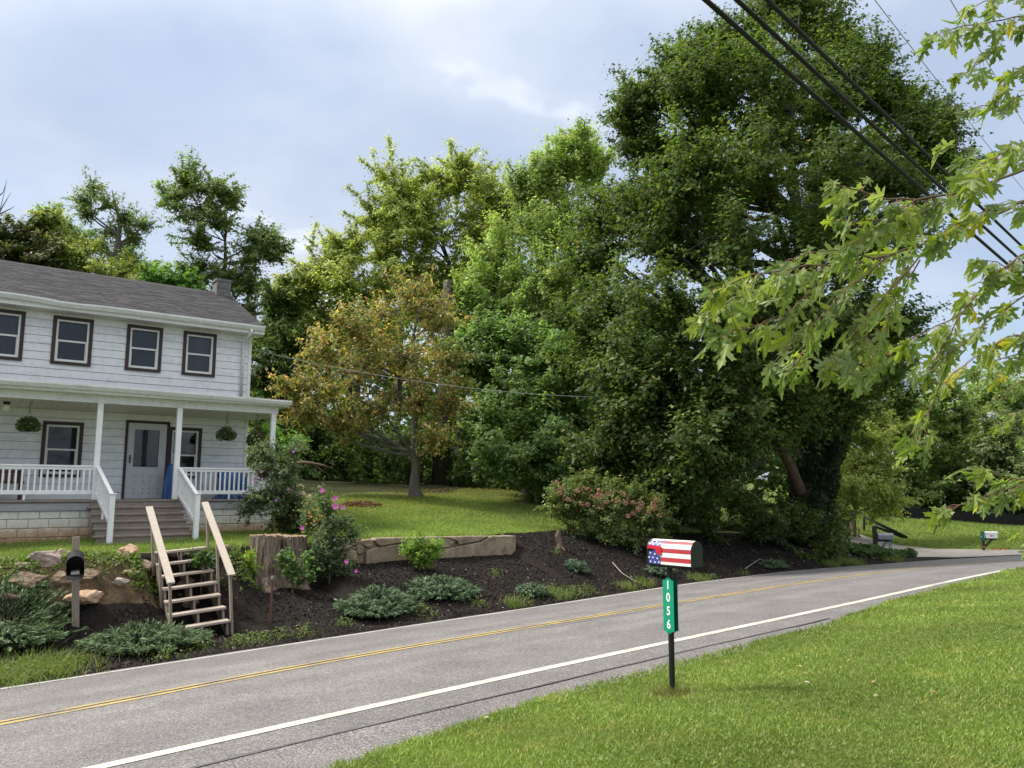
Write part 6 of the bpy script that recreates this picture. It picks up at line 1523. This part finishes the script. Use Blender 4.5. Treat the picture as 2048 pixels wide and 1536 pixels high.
# ------------------------------------------------------------------ silver maple reaching in from the right, close to the camera
HALF = [(0, 0), (.07, .015), (.20, -.05), (.33, -.07), (.27, .05), (.30, .10), (.20, .17), (.12, .22), (.22, .30), (.33, .33), (.36, .41), (.55, .50), (.42, .53), (.40, .60), (.28, .53), (.17, .47), (.09, .43), (.12, .56), (.21, .64), (.17, .68), (.20, .78), (.10, .80), (.07, .89), (0, 1.02)]
def leaf_half(bend, fold, curl):
    vs = []
    for sgn in (1, -1):
        for x, y in HALF:
            z = fold * x - bend * y * y + curl * math.sin(y * 5) * x
            vs.append((sgn * x, y, z))
    k = len(HALF)
    return vs, [tuple(range(k)), tuple(range(2 * k - 1, k - 1, -1))]
SMG = [(.215, .295, .06), (.18, .26, .06), (.27, .345, .065), (.15, .215, .07), (.31, .365, .07), (.54, .49, .045)]
SMW = [5, 5, 3, 4, 2, .35]
LEAFM = []
for i, c in enumerate(SMG):
    for j in range(2):
        vs, fs = leaf_half(random.uniform(.1, .8), random.uniform(-.35, .45), random.uniform(-.35, .35))
        cv = [tuple(np.array(c) * (1.3 if abs(q[0]) < .001 else .88 + .12 * random.random())) for q in vs]; mb_ = MB().add(vs, fs, c); mb_.c = cv
        LEAFM.append((mb_.mesh('leaf', 'leaf_gloss', smooth=False), np.array(vs), fs, cv, SMW[i]))
tx, ty = 4.9, 4.7
maple = empty('silver_maple', (tx, ty, gz(tx, ty)), 'silver maple whose leafy branches hang into the upper right of the picture', 'tree')
m0 = np.array(maple.location)
tw = MB(); placed = []
def branch(px, d0, d1, r0, r1, leafy=(.0, 1.), gap=.048, size=.112, lr=1.0):
    k = len(px); P = [at_y(u, v, d0 + (d1 - d0) * i / (k - 1)) for i, (u, v) in enumerate(px)]
    # resample
    P = np.array(P); sl_ = np.r_[0, np.cumsum(np.linalg.norm(np.diff(P, axis=0), axis=1))]; n = max(4, int(sl_[-1] / .09))
    f_ = np.linspace(0, sl_[-1], n); Q = np.stack([np.interp(f_, sl_, P[:, a]) for a in range(3)], -1)
    Q[1:-1] += rng.normal(size=(n - 2, 3)) * .006
    tw.tube(Q - m0, list(np.linspace(r0, r1, n)), 6, cap=True)
    s = sl_[-1] * leafy[0] + rng.uniform(0, gap)
    while s < sl_[-1] * leafy[1]:
        p = np.array([np.interp(s, f_, Q[:, a]) for a in range(3)]); i = min(int(s / sl_[-1] * (n - 1)), n - 2); d = unit(Q[i + 1] - Q[i])
        for sg in (-1, 1):
            if rng.uniform() > .8: continue
            side = unit(np.cross(d, [0, 0, 1])) * sg
            pd = unit(d * rng.uniform(.1, .8) + side * rng.uniform(.2, .9) + np.array([-.25, 0, -.25]) + rng.normal(size=3) * .35)
            pl = rng.uniform(.03, .085); e = p + pd * pl + np.array([0, 0, -.012])
            ld = unit(pd * .55 + d * .35 + np.array([-.35, -.05, -.62]) + rng.normal(size=3) * .33)
            nr = unit(np.array([.1, -.35, .75]) + side * .25 + rng.normal(size=3) * .55)
            tw.tube([p - m0, (p + e) / 2 + np.array([0, 0, .008]) - m0, e - m0], [.0016, .0013, .0011], 4, cap=False, mi=1)
            placed.append((e, ld, nr, size * rng.uniform(.62, 1.2) * lr))
        s += gap * rng.uniform(.6, 1.4)
    # tip leaves
    for _ in range(3):
        d = unit(Q[-1] - Q[-2]); ld = unit(d + np.array([-.2, 0, -.4]) + rng.normal(size=3) * .4); placed.append((Q[-1], ld, unit(np.array([0, -.3, .8]) + rng.normal(size=3) * .4), size * rng.uniform(.5, .9)))
for px, d0, d1, r0, r1, lf in [
    ([(2140, 370), (1990, 425), (1880, 475), (1780, 510), (1690, 530), (1600, 550), (1510, 580), (1440, 610), (1416, 636)], 4.3, 3.5, .012, .003, (.3, 1)),
    ([(1780, 510), (1700, 570), (1630, 640), (1570, 700), (1548, 725)], 3.8, 3.5, .005, .002, (.15, 1)),
    ([(1880, 475), (1800, 560), (1730, 640), (1680, 710), (1660, 735)], 4.0, 3.6, .006, .002, (.2, 1)),
    ([(1690, 530), (1620, 535), (1540, 545), (1470, 560), (1440, 580)], 3.7, 3.4, .005, .002, (.1, 1)),
    ([(1730, 640), (1740, 690), (1745, 740)], 3.7, 3.6, .003, .002, (.1, 1)),
    ([(1640, 560), (1590, 620), (1520, 650), (1470, 660), (1430, 680)], 3.65, 3.45, .004, .002, (.1, 1)),
    ([(1760, 520), (1690, 500), (1610, 505), (1560, 530)], 3.9, 3.7, .004, .002, (.1, 1)),
    ([(1700, 600), (1620, 680), (1590, 735)], 3.9, 3.8, .003, .002, (.1, 1)),
    ([(1840, 520), (1780, 610), (1760, 690), (1700, 745)], 4.1, 3.9, .004, .002, (.15, 1)),
    ([(2140, 300), (2000, 360), (1920, 385), (1830, 400), (1750, 395), (1690, 375), (1668, 362)], 4.0, 3.5, .010, .003, (.3, 1)),
    ([(1920, 385), (1850, 425), (1780, 445), (1700, 440), (1680, 440)], 3.8, 3.6, .004, .002, (.1, 1)),
    ([(1830, 400), (1790, 430), (1740, 470), (1700, 490)], 3.75, 3.6, .003, .002, (.1, 1)),
    ([(2000, 360), (1960, 315), (1925, 295), (1905, 290)], 3.9, 3.8, .004, .002, (.1, 1)),
    ([(2140, 270), (2040, 290), (1980, 320), (1930, 350)], 3.7, 3.5, .005, .002, (.1, 1)),
    ([(2140, 420), (2040, 400), (1970, 420), (1910, 450), (1880, 470)], 3.6, 3.5, .005, .002, (.1, 1)),
    ([(2140, 480), (2050, 500), (1980, 560), (1930, 620), (1890, 690), (1860, 740)], 4.6, 4.2, .008, .003, (.2, 1)),
    ([(1930, 620), (1860, 660), (1800, 690), (1760, 720)], 4.3, 4.1, .004, .002, (.1, 1)),
    ([(2140, 560), (2050, 590), (1980, 640), (1920, 690), (1880, 720)], 4.4, 4.2, .006, .002, (.15, 1)),
    ([(2140, 640), (2060, 660), (1990, 690), (1930, 730), (1890, 770)], 4.7, 4.4, .005, .002, (.15, 1)),
    ([(2140, 700), (2070, 700), (2000, 720), (1950, 745)], 4.8, 4.6, .005, .002, (.15, 1)),
    ([(2140, 600), (2060, 560), (2000, 530), (1960, 520)], 4.5, 4.4, .004, .002, (.15, 1)),
    ([(1930, 700), (1890, 745), (1862, 810), (1842, 850), (1830, 880)], 4.3, 4.2, .004, .002, (.55, 1)),
    ([(2140, 30), (2030, 35), (1960, 45), (1900, 62), (1862, 80)], 4.6, 4.4, .006, .002, (.1, 1)),
    ([(2030, 35), (1990, 90), (1950, 130), (1915, 150)], 4.6, 4.5, .004, .002, (.1, 1)),
    ([(2140, -30), (2060, -10), (1990, 0), (1945, 15)], 4.8, 4.6, .004, .002, (.1, 1)),
    ([(2140, 180), (2060, 190), (1990, 205), (1935, 220)], 4.9, 4.7, .004, .002, (.1, 1)),
    ([(2140, 110), (2070, 120), (2020, 150), (1990, 200)], 4.7, 4.6, .004, .002, (.1, 1)),
    ([(2140, 940), (2060, 962), (2000, 985), (1940, 1005), (1890, 1018)], 4.8, 4.6, .005, .002, (.15, 1)),
    ([(2100, 965), (2040, 962), (1995, 945), (1960, 938)], 4.8, 4.7, .004, .002, (.1, 1)),
    ([(2140, 1035), (2090, 1050), (2060, 1078)], 4.9, 4.9, .004, .002, (.1, 1)),
    ([(2160, 920), (2080, 935), (2040, 960), (2025, 980)], 4.9, 4.8, .004, .002, (.1, 1)),
    ([(2160, 740), (2080, 745), (2030, 770), (1990, 800)], 7.2, 7.0, .006, .003, (.1, 1)),
    ([(2160, 800), (2080, 800), (2030, 830), (2000, 850)], 7.4, 7.2, .006, .003, (.1, 1)),
    ([(2160, 700), (2060, 720), (1990, 750)], 7.2, 7.0, .006, .003, (.1, 1)),
    ([(2160, 850), (2090, 850), (2050, 870)], 7.3, 7.2, .006, .003, (.1, 1))]:
    branch(px, d0, d1, r0, r1, lf)
# limbs from the trunk, out of the frame, to the branch roots
for (u, v, d), zt in [((2140, 370, 4.3), 2.6), ((2140, 300, 4.0), 2.9), ((2140, 480, 4.6), 2.4), ((2140, 640, 4.7), 2.1), ((2140, 30, 4.6), 3.6), ((2140, 980, 4.8), 1.5), ((2160, 740, 7.2), 2.6), ((2140, 180, 4.9), 3.3)]:
    e = at_y(u, v, d) - m0; tw.tube([(0, 0, zt), (e * [.5, .5, 0] + [0, 0, (zt + e[2]) / 2 + .08]), e], [.05, .028, .010], 7, cap=False)
tw.build('branches', ['twig', 'twig_red'], maple)
MB().tube([(0, 0, -.4), (0, 0, .2), (.03, .02, 2), (-.02, .05, 4.5), (.1, .1, 7)], [.36, .26, .21, .17, .1], 14).build('trunk', 'bark_grey', maple, smooth=True)
placed.sort(key=lambda q: -q[3] / q[0][1])
wts = np.array([m_[4] for m_ in LEAFM]); wts = wts / wts.sum()
SV, SF, SCc = [], [], []; off = 0
for i, (e, ld, nr, sz) in enumerate(placed):
    k = int(rng.choice(len(LEAFM), p=wts)); me, vs, fs, c, _ = LEAFM[k]
    y = Vector(ld).normalized(); z = Vector(nr); z = (z - y * z.dot(y)).normalized(); x = y.cross(z)
    M = Matrix((x, y, z)).transposed().to_4x4(); M.translation = Vector(e - m0); M = M @ Matrix.Diagonal((sz * .92, sz, sz, 1))
    if i < 300:
        o = link('leaf', me, maple); o.matrix_local = M
    else:
        A = np.array(M); V_ = vs @ A[:3, :3].T + A[:3, 3]; SV.append(V_); SCc += c; SF += [tuple(j + off for j in f) for f in fs]; off += len(vs)
if SV:
    mb = MB(); mb.v = [tuple(q) for q in np.concatenate(SV)]; mb.f = SF; mb.c = SCc; mb.mi = [0] * len(SF)
    o = mb.build('leaves', 'leaf_gloss', maple); o['kind'] = 'stuff'
